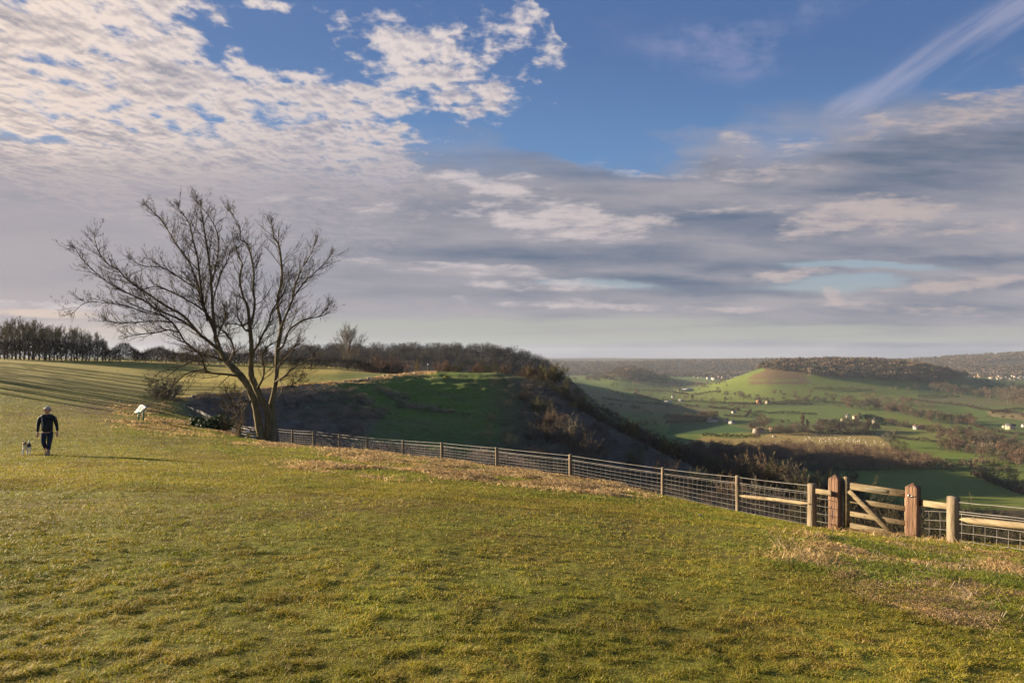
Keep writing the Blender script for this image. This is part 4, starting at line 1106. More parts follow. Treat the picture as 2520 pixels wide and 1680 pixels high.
# a net of hedges and hedgerow trees dividing the plain
P_, px = ground_scatter(1480, 2750, 640, 2100, 9000)
py_ = HY-P_[:, 2]/P_[:, 1]*FPX
f1 = fbm(P_[:, 0]*1.0, P_[:, 1], 520, 2, 33); f2 = fbm(P_[:, 0]*1.0+900, P_[:, 1], 420, 2, 35)
keep = ((np.abs(f1) < .022) | (np.abs(f2-.1) < .018)) & ~inpoly(px, py_, [(1640,1060),(2200,1060),(2220,1130),(1640,1130)]) & ~inpoly(px, py_, [(1740,900),(1990,900),(2000,968),(1740,968)]) & ~inpoly(px, py_, [(1640,1036),(1850,1036),(1850,1066),(1640,1066)])
P_ = P_[keep]; print('net', len(P_))
wood_mass('hedgerow_trees', P_, r_.uniform(2.5, 9, len(P_))*r_.choice([.7, 1.2], len(P_)), M['twigs'][:4], 'network of hedgerows and hedgerow trees dividing the valley fields', low_p, 14)
# the wood at the foot of the escarpment
P_ = scatter([(1650,1122),(1720,1108),(1900,1104),(2060,1108),(2180,1118),(2240,1128),(2345,1152),(2200,1160),(2050,1158),(1850,1150),(1700,1140)], 520, 380, 900)
wood_mass('foot_wood', P_, r_.uniform(8, 14, len(P_)), [M['twigs'][1], M['twigs'][0]], 'reddish brown wood at the foot of the escarpment below the sheep field', mid_p, 7)

P_ = scatter([(1640,1128),(2060,1152),(2110,1176),(2120,1260),(1900,1245),(1700,1185)], 260, 230, 700)
wood_mass('slope_wood', P_, r_.uniform(5, 9, len(P_)), [M['hedge'], M['twigs'][2], M['twigs'][3]], 'dark wood on the steep ground between the fence and the valley floor', mid_p, 13)
# ---------------------------------------------------------------- escarpment scrub
scr_p = [cp(560+i, 460, 0.007, 0.22, trunk=False, wid=.75, low=.0, blobs=12, up=.25) for i in range(6)]
i_, j_ = np.nonzero((TK > 5.0) & (TK < 11.0) & (PXg > 1150) & (PXg < 2700) & (WY < 330))
w_ = (WY[i_, j_]**1.7)*sstep(1150, 1330, PXg[i_, j_]); w_ *= (TK[i_, j_] < 8.6)*0.9+0.25; w_ /= w_.sum()
sel = r_.choice(len(i_), 2600, p=w_)
P_ = np.stack([WX[i_, j_], WY[i_, j_], WZ[i_, j_]], 1)[sel]+r_.uniform(-.6, .6, (2600, 3))*[1, 1, 0]
P_[:, 2] = gz_arr(P_[:, 0], P_[:, 1])-.1
hb = r_.uniform(0.8, 1.9, len(P_))*(0.55+0.75*sstep(60, 120, P_[:, 1]))
wood_mass('escarpment_scrub', P_, hb, [M['scrub'], M['hedge'], M['scrub'], M['thorn']], 'dark tangled scrub covering the steep slope below the fence', scr_p, 8)
# brambles and dead bracken in the hollow
msk = (TK > 4.6) & (TK < 7.7) & (PXg > 470) & (PXg < 1330)
nse = fbm(WX, WY, 16, 4, 95)+0.25*(1-sstep(640, 900, PXg))-0.3*np.exp(-((PXg-1130)/130)**2)
i_, j_ = np.nonzero(msk & (nse > 0.02)); w_ = WY[i_, j_]**2.0; w_ /= w_.sum(); sel = r_.choice(len(i_), 2600, p=w_)
P_ = np.stack([WX[i_, j_], WY[i_, j_], WZ[i_, j_]], 1)[sel]; P_[:, :2] += r_.uniform(-.5, .5, (2600, 2)); P_[:, 2] = gz_arr(P_[:, 0], P_[:, 1])-.08
wood_mass('hollow_brambles', P_, r_.uniform(0.5, 1.3, len(P_)), [M['bracken'], M['scrub'], M['bracken'], M['twig_grey']], 'brown brambles and dead bracken in the shaded hollow', [cp(580+i, 200, 0.018, 0.25, trunk=False, wid=.9, low=.0, blobs=8, up=.3) for i in range(4)], 9)
# bushes that stand out on the crest
random.seed(91)
PB = dict(TREE, kids=[9, 6, 5], slv=12, tw=0.0035, up=0.2, wob=.2)
bush_ps = [lambda k=k: (lambda W: W.build('bush', M[['twig_brown', 'twig_green', 'twig_grey', 'scrub'][k % 4]]))(make_bush('bush', 1.0, 600+k, 14, 0.95, PB, 3)) for k in range(4)]
crest = [(1405,178,952,0),(1428,176,962,1),(1452,172,972,3),(1478,172,1003,1),(1500,170,1012,2),(1525,168,1020,0),(1548,166,1030,1),(1570,165,1040,2),(1592,163,1046,0),(1618,160,1058,3),
 (1640,158,1062,1),(1662,157,1066,0),(1690,154,1072,3),(1715,152,1085,2),(1745,150,1096,1),(1775,146,1104,0),(1805,142,1095,3),(1835,140,1092,0),(1865,138,1090,0),(1895,136,1098,1),(1925,134,1112,3),
 (1955,132,1120,2),(1985,130,1138,1),(2015,132,1150,0),(1480,140,1075,2),(1560,130,1100,1),(1330,160,960,1),(1360,150,985,0),(1340,135,1010,3),(1400,140,1010,2),(1440,130,1055,0),(1290,165,950,3),
 (1640,120,1120,3),(1720,118,1135,1),(1800,112,1150,0),(1880,108,1165,2),(1960,105,1178,3),(2140,150,1195,1),(2180,150,1205,2)]
_s = sorted(range(len(crest)), key=lambda q: crest[q][0]); crest_rank = {q: n_+1 for n_, q in enumerate(_s)}
for i, (px, Y, top, k) in enumerate(crest):
    p = at(px, Y, -0.3); h = max((HY-top)/FPX*Y-p.z, 1.5)
    k3 = h/0.80; o = place('cb%d' % k, bush_ps[k], p, i*1.7, (k3*.85, k3*.85, k3), 'bare scrub bush on the dark escarpment slope, '+ordinal(crest_rank[i])+' from the left', 'bush', 'bare scrub bushes along the escarpment crest')
PN = dict(TREE, kids=[9, 7, 5], slv=12, tw=0.0016, up=0.3, wob=.2)
for px, Y, top, seed, lab in [(1410,172,983,701,'sunlit golden bush on the dark crest below the spur tip'),(1650,156,1075,702,'sunlit golden bush top halfway down the escarpment crest'),(1555,167,1020,703,'small golden-topped bush on the crest left of the halfway one')]:
    bush('bush', px, Y, top, M['twig_gold'], seed, lab, n=12, wid=.9)
bush('thorn_bush', 2300, 62, 1196, M['thorn'], 710, 'large bare thorn bush behind the fence right of the gate', n=26, wid=.95, P=PN)
bush('thorn_bush', 2140, 70, 1206, M['hedge'], 711, 'dark bush behind the gate', n=16, wid=1.0, P=PN)
bush('thorn_bush', 2085, 60, 1156, M['thorn'], 712, 'leafless thorn bush rising behind the left gate post', n=18, wid=.8, P=PN)
bush('thorn_bush', 2430, 64, 1245, M['thorn'], 713, 'low bare bush behind the fence at the right edge', n=18, wid=1.3, P=PN)
bush('thorn_bush', 2520, 66, 1262, M['thorn'], 714, 'low brown bush cut by the right edge of the view', n=16, wid=1.2, P=PN)

# ---------------------------------------------------------------- buildings
def mesh_box(b, x0, x1, y0, y1, z0, z1):
    v = [(x0,y0,z0),(x1,y0,z0),(x1,y1,z0),(x0,y1,z0),(x0,y0,z1),(x1,y0,z1),(x1,y1,z1),(x0,y1,z1)]
    n = len(b[0]); b[0].extend(v)
    for q in ((3,2,1,0),(4,5,6,7),(0,1,5,4),(1,2,6,5),(2,3,7,6),(3,0,4,7)): b[1].append(tuple(n+k for k in q))
def gable(b, L, D, h, rh, over=0.0, z=0.0):
    """walls of a gabled block, centred, ridge along x"""
    n = len(b[0])
    x, y = L/2, D/2
    b[0].extend([(-x,-y,z),(x,-y,z),(x,y,z),(-x,y,z),(-x,-y,z+h),(x,-y,z+h),(x,y,z+h),(-x,y,z+h),(-x,0,z+h+rh),(x,0,z+h+rh)])
    b[1].extend([(n,n+1,n+5,n+4),(n+2,n+3,n+7,n+6)]); b[2].extend([(n+1,n+2,n+6),(n+1,n+6,n+9),(n+1,n+9,n+5),(n+3,n,n+4),(n+3,n+4,n+8),(n+3,n+8,n+7)])
def roof(b, L, D, h, rh, t=0.25, over=0.35):
    x, y = L/2+over, D/2+over; e = over*rh/(D/2)
    n = len(b[0]); z0, z1 = h-e, h+rh
    b[0].extend([(-x,-y,z0),(x,-y,z0),(x,0,z1),(-x,0,z1),(x,y,z0),(-x,y,z0),
                 (-x,-y,z0+t),(x,-y,z0+t),(x,0,z1+t),(-x,0,z1+t),(x,y,z0+t),(-x,y,z0+t)])
    b[1].extend([(n,n+3,n+2,n+1),(n+3,n+5,n+4,n+2),(n+6,n+7,n+8,n+9),(n+9,n+8,n+10,n+11),(n,n+1,n+7,n+6),(n+5,n+11,n+10,n+4),
                 (n+1,n+2,n+8,n+7),(n+2,n+4,n+10,n+8),(n,n+6,n+9,n+3),(n+3,n+9,n+11,n+5)])
def mb(b, name, mat, parent=None): return mesh(name, b[0], b[2] if len(b) > 2 else None, mat, parent, quads=b[1])
M['white_wall'] = mat_plain('white_render', (0.40, 0.365, 0.32), (0.55, 0.51, 0.45), 0.5)
M['cream_wall'] = mat_plain('cream_render', (0.42, 0.34, 0.23), (0.54, 0.45, 0.31), 0.5)
M['stone_wall'] = mat_plain('cotswold_stone', (0.30, 0.25, 0.18), (0.45, 0.38, 0.28), 1.0)
M['brick'] = mat_plain('red_brick', (0.26, 0.10, 0.06), (0.36, 0.17, 0.11), 2.0)
M['slate'] = mat_plain('grey_slate', (0.06, 0.06, 0.065), (0.12, 0.115, 0.115), 1.0)
M['tile'] = mat_plain('brown_tile', (0.13, 0.075, 0.05), (0.21, 0.125, 0.085), 1.0)
M['pale_roof'] = mat_plain('pale_sheet_roof', (0.35, 0.34, 0.32), (0.5, 0.48, 0.46), .5)
M['glass_dark'] = mat_plain('dark_window_glass', (0.02, 0.022, 0.025), (0.03, 0.033, 0.038), 1.0, 0.15, spec=0.5)
def house(px, py, wpx, label, L=None, D=7.0, h=5.0, rh=2.6, rz=0.3, wall='white_wall', rf='slate', chim=True, ymin=280, cat='house', name='house'):
    p = hit(px, py, ymin); L = L or wpx/FPX*p.y
    h = min(h, 0.55*L); rh = min(rh, 0.42*L); D = min(D, .8*L); o = empty(name, p, label, cat, None, rz)
    b = [[], [], []]; gable(b, L, D, h+.6, rh, z=-.6); mb(b, 'wall', M[wall], o)
    b = [[], []]; roof(b, L, D, h, rh); r0 = mb(b, 'roof', M[rf], o)
    if chim:
        b = [[], []]; mesh_box(b, L*.5-1.3, L*.5-.5, -.4, .4, h+rh*.75, h+rh+1.3); mb(b, 'chimney', M['brick'], r0)
    n = max(2, int(L/3.2))
    for i in range(n):
        for zz in ((1.0, 2.2), (3.3, 4.4)) if h > 4 else ((1.0, 2.2),):
            x = -L/2+(i+.5)*L/n; b = [[], []]; mesh_box(b, x-.55, x+.55, -D/2-.04, -D/2+.05, zz[0], zz[1]); mb(b, 'window', M['glass_dark'], o)
    return o
house(1753, 1038, 27, 'long white house with dark roof in the shaded valley behind the blue-green field', h=4.6, rz=.25)
house(1787, 1036, 10, 'small white outbuilding right of the long white house', h=2.8, rh=2, chim=False, rz=-.4)
house(1802, 1042, 17, 'white barn with dark roof right of the long shaded house', h=3.6, D=9, rh=2.5, chim=False, rz=.9)
house(1806, 1016, 9, 'small white shed in the middle of the shaded fields', h=3.0, rh=1.2, chim=False, rz=.1, ymin=800, D=5, cat='shed')
house(1866, 1065, 24, 'white cottage with brown tiled roof at the left end of the sheep field', h=5.0, rf='tile', rz=.35)
house(1903, 1061, 18, 'low cream house under trees right of the white cottage', wall='cream_wall', h=3.2, rf='tile', rz=-.2)
house(1889, 993, 7, 'small pink-walled house at the foot of the green hill', L=12, wall='cream_wall', rf='tile', rz=.9, ymin=900)
house(1868, 992, 6, 'small reddish house left of the pink-walled one', L=10, wall='brick', rf='tile', rz=.2, ymin=900)
house(1656, 978, 3, 'tiny white house among shaded trees on the left', L=9, h=5, rz=1.2, ymin=900)
house(1644, 990, 16, 'long pale low shed in the shaded left valley', wall='white_wall', rf='pale_roof', h=2.4, rh=1.2, D=10, chim=False, rz=.1, ymin=900, cat='shed')
house(1677, 987, 15, 'pale farm sheds just right of the long low shed', wall='white_wall', rf='pale_roof', h=3.0, rh=1.4, D=10, chim=False, rz=-.1, ymin=900, cat='shed')
house(1692, 962, 26, 'dark barn with pale roof at the left foot of the green hill', wall='slate', rf='pale_roof', h=5, rh=2.4, D=16, chim=False, rz=.12, ymin=1000, cat='barn', name='barn')
house(1670, 963, 4, 'small cream gable left of the dark barn', L=8, wall='cream_wall', rf='tile', rz=1.3, chim=False, ymin=1000)
house(2087, 1028, 9, 'white gabled house in the village among dark trees', L=8, D=8, h=4.2, rh=4.6, rz=1.35)
house(2079, 1036, 16, 'long low slate-roofed house below the white gable', wall='stone_wall', h=3, rz=.1)
house(2104, 1030, 9, 'cream cottage beside the reddish poplar', wall='cream_wall', h=3.2, rf='tile', rz=.1)
house(2152, 1041, 8, 'tall grey stone house among the churchyard evergreens', L=9, wall='stone_wall', h=7, rz=1.2)
house(2254, 1056, 6, 'narrow house with white gable and red side in the lane hedge', L=9, wall='white_wall', rf='tile', h=6, rz=1.2)
house(2266, 1055, 12, 'red brick row behind the white gable in the lane', wall='brick', rf='tile', h=3.6, rz=.1)
house(2486, 1056, 20, 'large cream house catching the sun at the right edge of the valley', wall='cream_wall', h=6, rz=-.5, rf='slate')
house(2471, 1052, 7, 'small pinkish outhouse left of the large cream house', wall='cream_wall', h=3, rz=.2, chim=False)
house(2421, 1096, 13, 'white farmhouse with red tiled roof in the right-hand grove', wall='white_wall', rf='tile', h=4.5, rz=1.0)
house(2402, 1094, 7, 'small white shed left of the red-roofed farmhouse', wall='white_wall', h=2.2, rh=1, D=4, chim=False, rz=.2, cat='shed')
house(2519, 1050, 8, 'white house cut by the right edge of the view', wall='white_wall', h=5, rz=.3)
# the two towns: every house of its own
def town_proto(i):
    def f():
        b = [[], [], []]; gable(b, 1.0, .62, .5, .26)
        nq = len(b[1]); nt0 = len(b[2])
        rb = [[], []]; roof(rb, 1.0, .62, .5, .26, .03, .03)
        n = len(b[0]); q = b[1]+[tuple(k+n for k in f_) for f_ in rb[1]]
        o = mesh('town_house', b[0]+rb[0], b[2], M[['white_wall', 'cream_wall', 'white_wall', 'stone_wall'][i]], quads=q)
        o.data.materials.append(M[['slate', 'tile', 'tile', 'slate'][i]])
        mi = np.zeros(nt0+len(q), np.int32); mi[nt0+nq:] = 1; o.data.polygons.foreach_set('material_index', mi); return o
    return f
TP = [town_proto(i) for i in range(4)]
random.seed(8)
for poly, n, lab, grp in [([(1684,918),(1720,914),(1790,922),(1812,914),(1850,913),(1842,924),(1800,937),(1770,937),(1700,928)], 125, 'pale house in the town left of the flat-topped hill', 'houses of the town left of the hill'),
                     ([(2350,925),(2390,915),(2440,910),(2520,904),(2560,905),(2560,938),(2480,939),(2410,934)], 125, 'pale house in the town at the right edge under the far wood', 'houses of the town at the right edge')]:
    pts = scatter(poly, n, 2900, 4300)
    for i, p in enumerate(pts):
        k = random.choice([0, 1, 1, 2, 3, 3]); s_ = random.uniform(9, 16)
        place('town%d' % k, TP[k], (p[0], p[1], p[2]), random.choice([0.2, 0.5, -0.3, 1.4, 1.7])+random.uniform(-.2, .2), (s_, s_*.9, s_*.95), lab, 'house', grp)
# ---------------------------------------------------------------- sheep
def sheep():
    v, q = [], []
    W = Wood(); 
    W.tube([(-.62,0,.62),(-.55,0,.66),(-.25,0,.68),(.15,0,.68),(.42,0,.70),(.52,0,.74)], [.10,.26,.33,.34,.28,.12], 8)
    W.tube([(.45,0,.75),(.62,0,.86),(.78,0,.80),(.88,0,.74)], [.13,.12,.10,.05], 6)
    for x, y in ((.3,.14),(.3,-.14),(-.4,.14),(-.4,-.14)): W.tube([(x,y,.5),(x+.02,y,.25),(x,y,0)], [.07,.045,.04], 5)
    return mesh('sheep', W.v, None, M['fleece'], quads=W.q, smooth=True)
M['fleece'] = mat_plain('fleece', (0.60, 0.55, 0.45), (0.75, 0.70, 0.60), 3.0)
random.seed(14)
sp = scatter([(1960,1073),(2020,1070),(2080,1074),(2130,1080),(2180,1090),(2175,1099),(2110,1098),(2050,1094),(2000,1090),(1960,1084)], 118, 500, 1300)
sp = np.concatenate([sp, scatter([(1890,1074),(1960,1072),(1960,1094),(1890,1095)], 9, 500, 1300)])
for p in sp: place('sheep', sheep, tuple(p), random.uniform(0, 6.28), random.uniform(.9, 1.15), 'white sheep grazing on the pale ochre field in the valley', 'sheep', 'sheep grazing the ochre field')
# feed trailer in the sheep field
p = hit(1905, 1076, 500); o = empty('farm_trailer', p, 'small red and white farm trailer at the left of the sheep field', 'trailer', None, .2)
b = [[], []]; mesh_box(b, -2.2, 2.2, -1, 1, .9, 2.4); mb(b, 'body', M['white_wall'], o)
b = [[], []]; mesh_box(b, 2.25, 3.6, -.9, .9, .7, 2.0); mb(b, 'hopper', M['brick'], o)
for x in (-1, 1):
    for y in (-1.1, 1.1):
        W = Wood(); W.tube([(x, y-.12, .5), (x, y+.12, .5)], [.5, .5], 12); W.build('wheel', M['slate'], o)

# ================================================================= turf and rough grass
M['turf'] = mat_leaf('turf_blade', 0.32, 0.30, True, nsc=0.5)
M['straw'] = mat_leaf('straw_blade', 0.42, 0.30, True, nsc=1.2)
def blades(name, x, y, h, w, lean, col, mat, label, curve=0.5, seed=0, z0=-0.004, two=True, wind=(0.25, -0.1)):
    """bent blades: root pair, middle pair, tip"""
    r = np.random.default_rng(seed); n = len(x); z = gz_arr(x, y)+z0
    a = r.random(n)*2*pi; dx, dy = np.cos(a), np.sin(a)
    ld = r.random(n)*2*pi; lx, ly = np.cos(ld)*lean+wind[0]*lean, np.sin(ld)*lean+wind[1]*lean
    p0 = np.stack([x, y, z], 1); up = np.stack([lx, ly, np.ones(n)], 1); up /= np.linalg.norm(up, axis=1)[:, None]
    m = p0+up*(h*0.5)[:, None]
    up2 = up+np.stack([lx, ly, np.zeros(n)-curve*lean], 1); up2 /= np.linalg.norm(up2, axis=1)[:, None]
    t = m+up2*(h*0.55)[:, None]
    s_ = np.stack([dx, dy, np.zeros(n)], 1)*(w*0.5)[:, None]
    if not two:
        v = np.stack([p0-s_, p0+s_, t], 1).reshape(-1, 3)
        o = mesh(name, v, np.arange(n*3).reshape(n, 3), mat, col=np.repeat(col, 3, 0).astype(np.float32)); return tag(o, label, None, None, 'stuff')
    v = np.stack([p0-s_, p0+s_, m-s_*.8, m+s_*.8, t], 1).reshape(-1, 3)
    b = np.arange(n)*5
    q = np.stack([b, b+1, b+3, b+2], 1); f = np.stack([b+2, b+3, b+4], 1)
    c = np.repeat(col, 5, 0).astype(np.float32)
    o = mesh(name, v, f, mat, col=c, quads=q)
    return tag(o, label, None, None, 'stuff')
rg = np.random.default_rng(123)
def screen_field(n, px0, px1, Y0, Y1, pw=1.0):
    q = rg.random(n); Y = 1/(1/Y1+(1/Y0-1/Y1)*q**pw); px = rg.uniform(px0, px1, n)
    return px, (px-CX)/FPX*Y, Y
def kval(px, Y):
    i = np.clip(((px-GPX[0])/(GPX[1]-GPX[0])).round().astype(int), 0, NPX-1); j = np.clip(np.searchsorted(GY, Y), 0, NLY-1); return TK[i, j]
def lawnw(px, Y):
    i = np.clip(((px-GPX[0])/(GPX[1]-GPX[0])).round().astype(int), 0, NPX-1); j = np.clip(np.searchsorted(GY, Y), 0, NLY-1); return lawn[i, j]
def pal(x, y, n):
    a = fbm(x, y, 2.2, 3, 11); b = fbm(x, y, 0.35, 2, 13); g = fbm(x, y, 9, 3, 15)
    t = np.clip(0.46+0.40*a+0.45*b+rg.normal(0, .32, n), 0, 1)[:, None]
    green, olive, brown = A3((0.155, 0.190, 0.016)), A3((0.295, 0.252, 0.025)), A3((0.230, 0.145, 0.045))
    c = np.where(t < .45, green*(1-t/.45)+olive*t/.45, olive*(1-(t-.45)/.55*.7)+brown*((t-.45)/.55*.7))
    c = c*(1+0.35*np.clip(g, -1, 1))[:, None]*(0.55+0.8*rg.random(n))[:, None]
    dead = rg.random(n) < 0.07; c[dead] = A3((0.42, 0.33, 0.15))*(0.7+0.5*rg.random(dead.sum()))[:, None]
    return c
def thin_ok(x, Y, n, lo):
    thin = 0.35*fbm(x, Y, 0.7, 3, 19)+0.35*fbm(x, Y, 4.5, 2, 18)+1.1*fbm(x, Y, 0.14, 2, 17)
    return rg.random(n) < np.clip(1.0-1.0*sstep(0.0, 0.5, thin), lo, 1)
def tufted(x, Y): return 0.5+1.5*np.clip(fbm(x, Y, 0.13, 2, 23)+0.25, 0, 1.2)
n = 540000
px, x, Y = screen_field(n, -450, 2950, 3.1, 14, 1.0)
ok = (lawnw(px, Y) > 0.3) & ((kval(px, Y) < 3.35) | (px < 425)) & thin_ok(x, Y, n, .2)
px, x, Y = px[ok], x[ok], Y[ok]; n = len(x)
h = (0.024+0.020*rg.random(n))*tufted(x, Y)*(1+0.03*(Y-4)); w = np.maximum(0.0036, Y*0.0009)*(0.7+0.6*rg.random(n))
blades('turf_grass', x, Y, h, w, 0.6, pal(x, Y, n), M['turf'], 'short olive green winter turf on the near hilltop', 0.6, 1)
n = 640000
px, x, Y = screen_field(n, -450, 2950, 14, 105, 1.0)
ok = (lawnw(px, Y) > 0.3) & ((kval(px, Y) < 3.35) | (px < 425)) & thin_ok(x, Y, n, .4)
px, x, Y = px[ok], x[ok], Y[ok]; n = len(x)
h = (0.034+0.022*rg.random(n))*(0.5+0.5*tufted(x, Y))*(1+0.018*np.clip(Y-14, 0, 50)); w = Y*0.0008*(0.7+0.6*rg.random(n))
blades('turf_grass', x, Y, h, w, 0.5, pal(x, Y, n), M['turf'], 'short olive green winter turf farther off on the hilltop', 0.5, 2, two=False)
# ---- bright green and straw-coloured rough grass
def fence_y(px_):
    return np.interp(px_, [400, 440, 492, 590, 640, 675, 719, 772, 835, 903, 992, 1088, 1223, 1404, 1632, 1817, 1998, 2050, 2242, 2346, 2520, 2700],
                     [100, 96, 88, 62, 59, 57, 55.5, 53.5, 51.5, 49, 45.5, 41.5, 36.5, 31, 26, 21.5, 17.5, 16.7, 15.6, 14.4, 12.9, 11.6])
def rough(name, n, pxa, pxb, dens, hh, hr, cols, label, seed, lean=0.9, wmin=0.005, curve=1.0, wk=0.0012):
    """dens(px, py) in 0..1 says where it grows (rows and columns of the picture are turned into ground points)"""
    N3 = 1300000; P = rg.uniform(pxa, pxb, N3); yf = fence_y(P); Yq = 1/(1/(yf*1.06)+(1/(yf*0.38)-1/(yf*1.06))*rg.random(N3))
    xx = (P-CX)/FPX*Yq; zz = gz_arr(xx, Yq); pyy = HY-zz/Yq*FPX
    d = dens(P, pyy, xx, Yq); keep = rg.random(N3) < d*n/400000
    P, Yq, xx = P[keep], Yq[keep], xx[keep]; m = len(P); print(name, m)
    tf = np.clip(0.5+1.3*fbm(xx, Yq, 1.3, 3, seed), 0.12, 1.7)
    h = hh*(1-hr/2+hr*rg.random(m))*tf; w = np.maximum(wmin, Yq*wk)*(0.6+0.7*rg.random(m))
    k = rg.integers(0, len(cols), m); c = np.array(cols)[k]*(0.65+0.7*rg.random(m))[:, None]
    return blades(name, xx, Yq, h, w, lean, c, M['straw'], label, curve, seed)
STRAW = [(0.62, 0.43, 0.19), (0.52, 0.34, 0.14), (0.70, 0.54, 0.29), (0.36, 0.23, 0.10), (0.60, 0.41, 0.18)]
FRESH = [(0.19, 0.25, 0.03), (0.15, 0.21, 0.025), (0.25, 0.27, 0.04), (0.28, 0.25, 0.06)]
def g2(P, y, cx, cy, sx, sy): return np.exp(-(((P-cx)/sx)**2+((y-cy)/sy)**2))
def base_y(P): return HY+np.interp(P, [400,440,492,590,640,675,835,1045,1223,1404,1632,1817,1998,2250,2520,2700], [128,140,160,202,210,218,232,254,278,301,346,388,425,451,474,500])
def d_straw(P, y, x, Y):
    off = base_y(P)-y                                   # rows above (negative: in front of) the fence foot
    a = np.exp(-((off+12+8*fbm(x, Y, 6, 2, 60))/14)**2)*sstep(740, 900, P)*(1-sstep(1480, 1640, P))
    a = a*np.clip(0.85+2.2*fbm(x, Y, 2.0, 3, 61), 0, 1)
    b = (g2(P, y, 1130, 1158, 330, 14)+g2(P, y, 1400, 1176, 190, 14))*np.clip(.45+2.4*fbm(x, Y, 1.8, 3, 63), 0, 1)
    c = (g2(P, y, 2330, 1440, 260, 60)*1.1+g2(P, y, 2120, 1345, 110, 25)+g2(P, y, 2470, 1360, 90, 30)*1.3+g2(P, y, 2460, 1480, 160, 50))
    c = c*np.clip(0.40+2.4*fbm(x, Y, 1.1, 3, 65), 0, 1)
    e = (g2(P, y, 400, 1046, 110, 13)+g2(P, y, 360, 1003, 90, 14)*1.2+g2(P, y, 560, 1060, 90, 8)+g2(P, y, 690, 1092, 80, 7))*np.clip(.4+2.2*fbm(x, Y, 2.5, 3, 67), 0, 1)*sstep(235, 330, P)
    return np.clip(np.maximum(np.maximum(a, b), np.maximum(c, e)), 0, 1)
rough('straw_grass', 170000, 220, 2850, d_straw, 0.30, 0.9, STRAW, 'straw-coloured dead grass lying in rough swathes along the fence', 71, 0.95, 0.005, 1.3)
def d_fresh(P, y, x, Y):
    off = base_y(P)-y
    a = np.exp(-((off+10)/34)**2)*sstep(440, 560, P)*(1-0.5*sstep(1450, 1650, P))*.8
    c = np.exp(-((off+60)/75)**2)*sstep(1830, 2050, P)
    e = g2(P, y, 440, 1040, 170, 30)
    return np.clip(np.maximum(np.maximum(a, c), e)*(0.75+1.2*fbm(x, Y, 2.0, 3, 69)), 0, 1)
rough('lush_grass', 150000, 280, 2850, d_fresh, 0.10, 0.8, FRESH, 'bright green longer grass edging the fence line', 73, 0.9, 0.005, 1.0)
# a few long dead stalks by the gate
n = 260; P = rg.uniform(2080, 2600, n); Yq = fence_y(P)*rg.uniform(.50, .95, n); xx = (P-CX)/FPX*Yq
blades('dead_stalks', xx, Yq, rg.uniform(.15, .5, n), np.full(n, .010), 2.2, np.tile(A3((.62, .50, .32)), (n, 1)), M['straw'], 'long pale dead stalks lying on the grass near the gate', 2.5, 75)
# straw tussocks along the far rim of the hollow
n = 30000; P = rg.uniform(430, 1075, n); i = np.clip(((P-GPX[0])/(GPX[1]-GPX[0])).round().astype(int), 0, NPX-1)
kt = 8.0+rg.normal(0, .10, n); Yr = np.array([np.interp(k, TK[a], GY) for k, a in zip(kt, i)]); xx = (P-CX)/FPX*Yr
keep = rg.random(n) < np.clip(.8+1.6*fbm(xx, Yr, 2.5, 2, 81), .1, 1); xx, Yr = xx[keep], Yr[keep]; n = len(xx)
c = np.array(STRAW)[rg.integers(0, 5, n)]*(0.7+.6*rg.random(n))[:, None]
blades('rim_tussocks', xx, Yr, rg.uniform(.25, .55, n)*np.clip(.8+fbm(xx, Yr, 1.6, 2, 83), .3, 1.6), np.full(n, .12), .7, c, M['straw'], 'straw tussocks along the rim of the hollow', 1.0, 77)

# ================================================================= broken dry-stone wall along the rim
M['drystone'] = mat_plain('dry_stone', (0.20, 0.17, 0.12), (0.36, 0.31, 0.23), 1.5, 0.95, 0.03)
def rim_wall():
    b = [[], []]; random.seed(4); P0 = 455
    while P0 < 1040:
        i = int(round((P0-GPX[0])/(GPX[1]-GPX[0]))); Yw_ = float(np.interp(7.93, TK[i], GY)); p = at(P0, Yw_)
        s_ = random.uniform(.12, .36); h = random.uniform(.05, .48)*(1 if random.random() < .8 else .3)
        n = len(b[0]); mesh_box(b, -s_, s_, -.22, .22, -.4, h)
        a = random.uniform(-.3, .9)
        for k in range(n, n+8):
            vx, vy, vz = b[0][k]; vx *= random.uniform(.7, 1.1); vz += random.uniform(-.07, .07)
            b[0][k] = (p.x+vx*cos(a)-vy*sin(a), p.y+vx*sin(a)+vy*cos(a), p.z+vz)
        P0 += (s_*2+random.uniform(-.05, .25))/Yw_*FPX*.8
    return tag(mb(b, 'stone_wall', M['drystone']), 'low broken dry-stone wall along the rim between field and hollow', 'wall')
rim_wall()

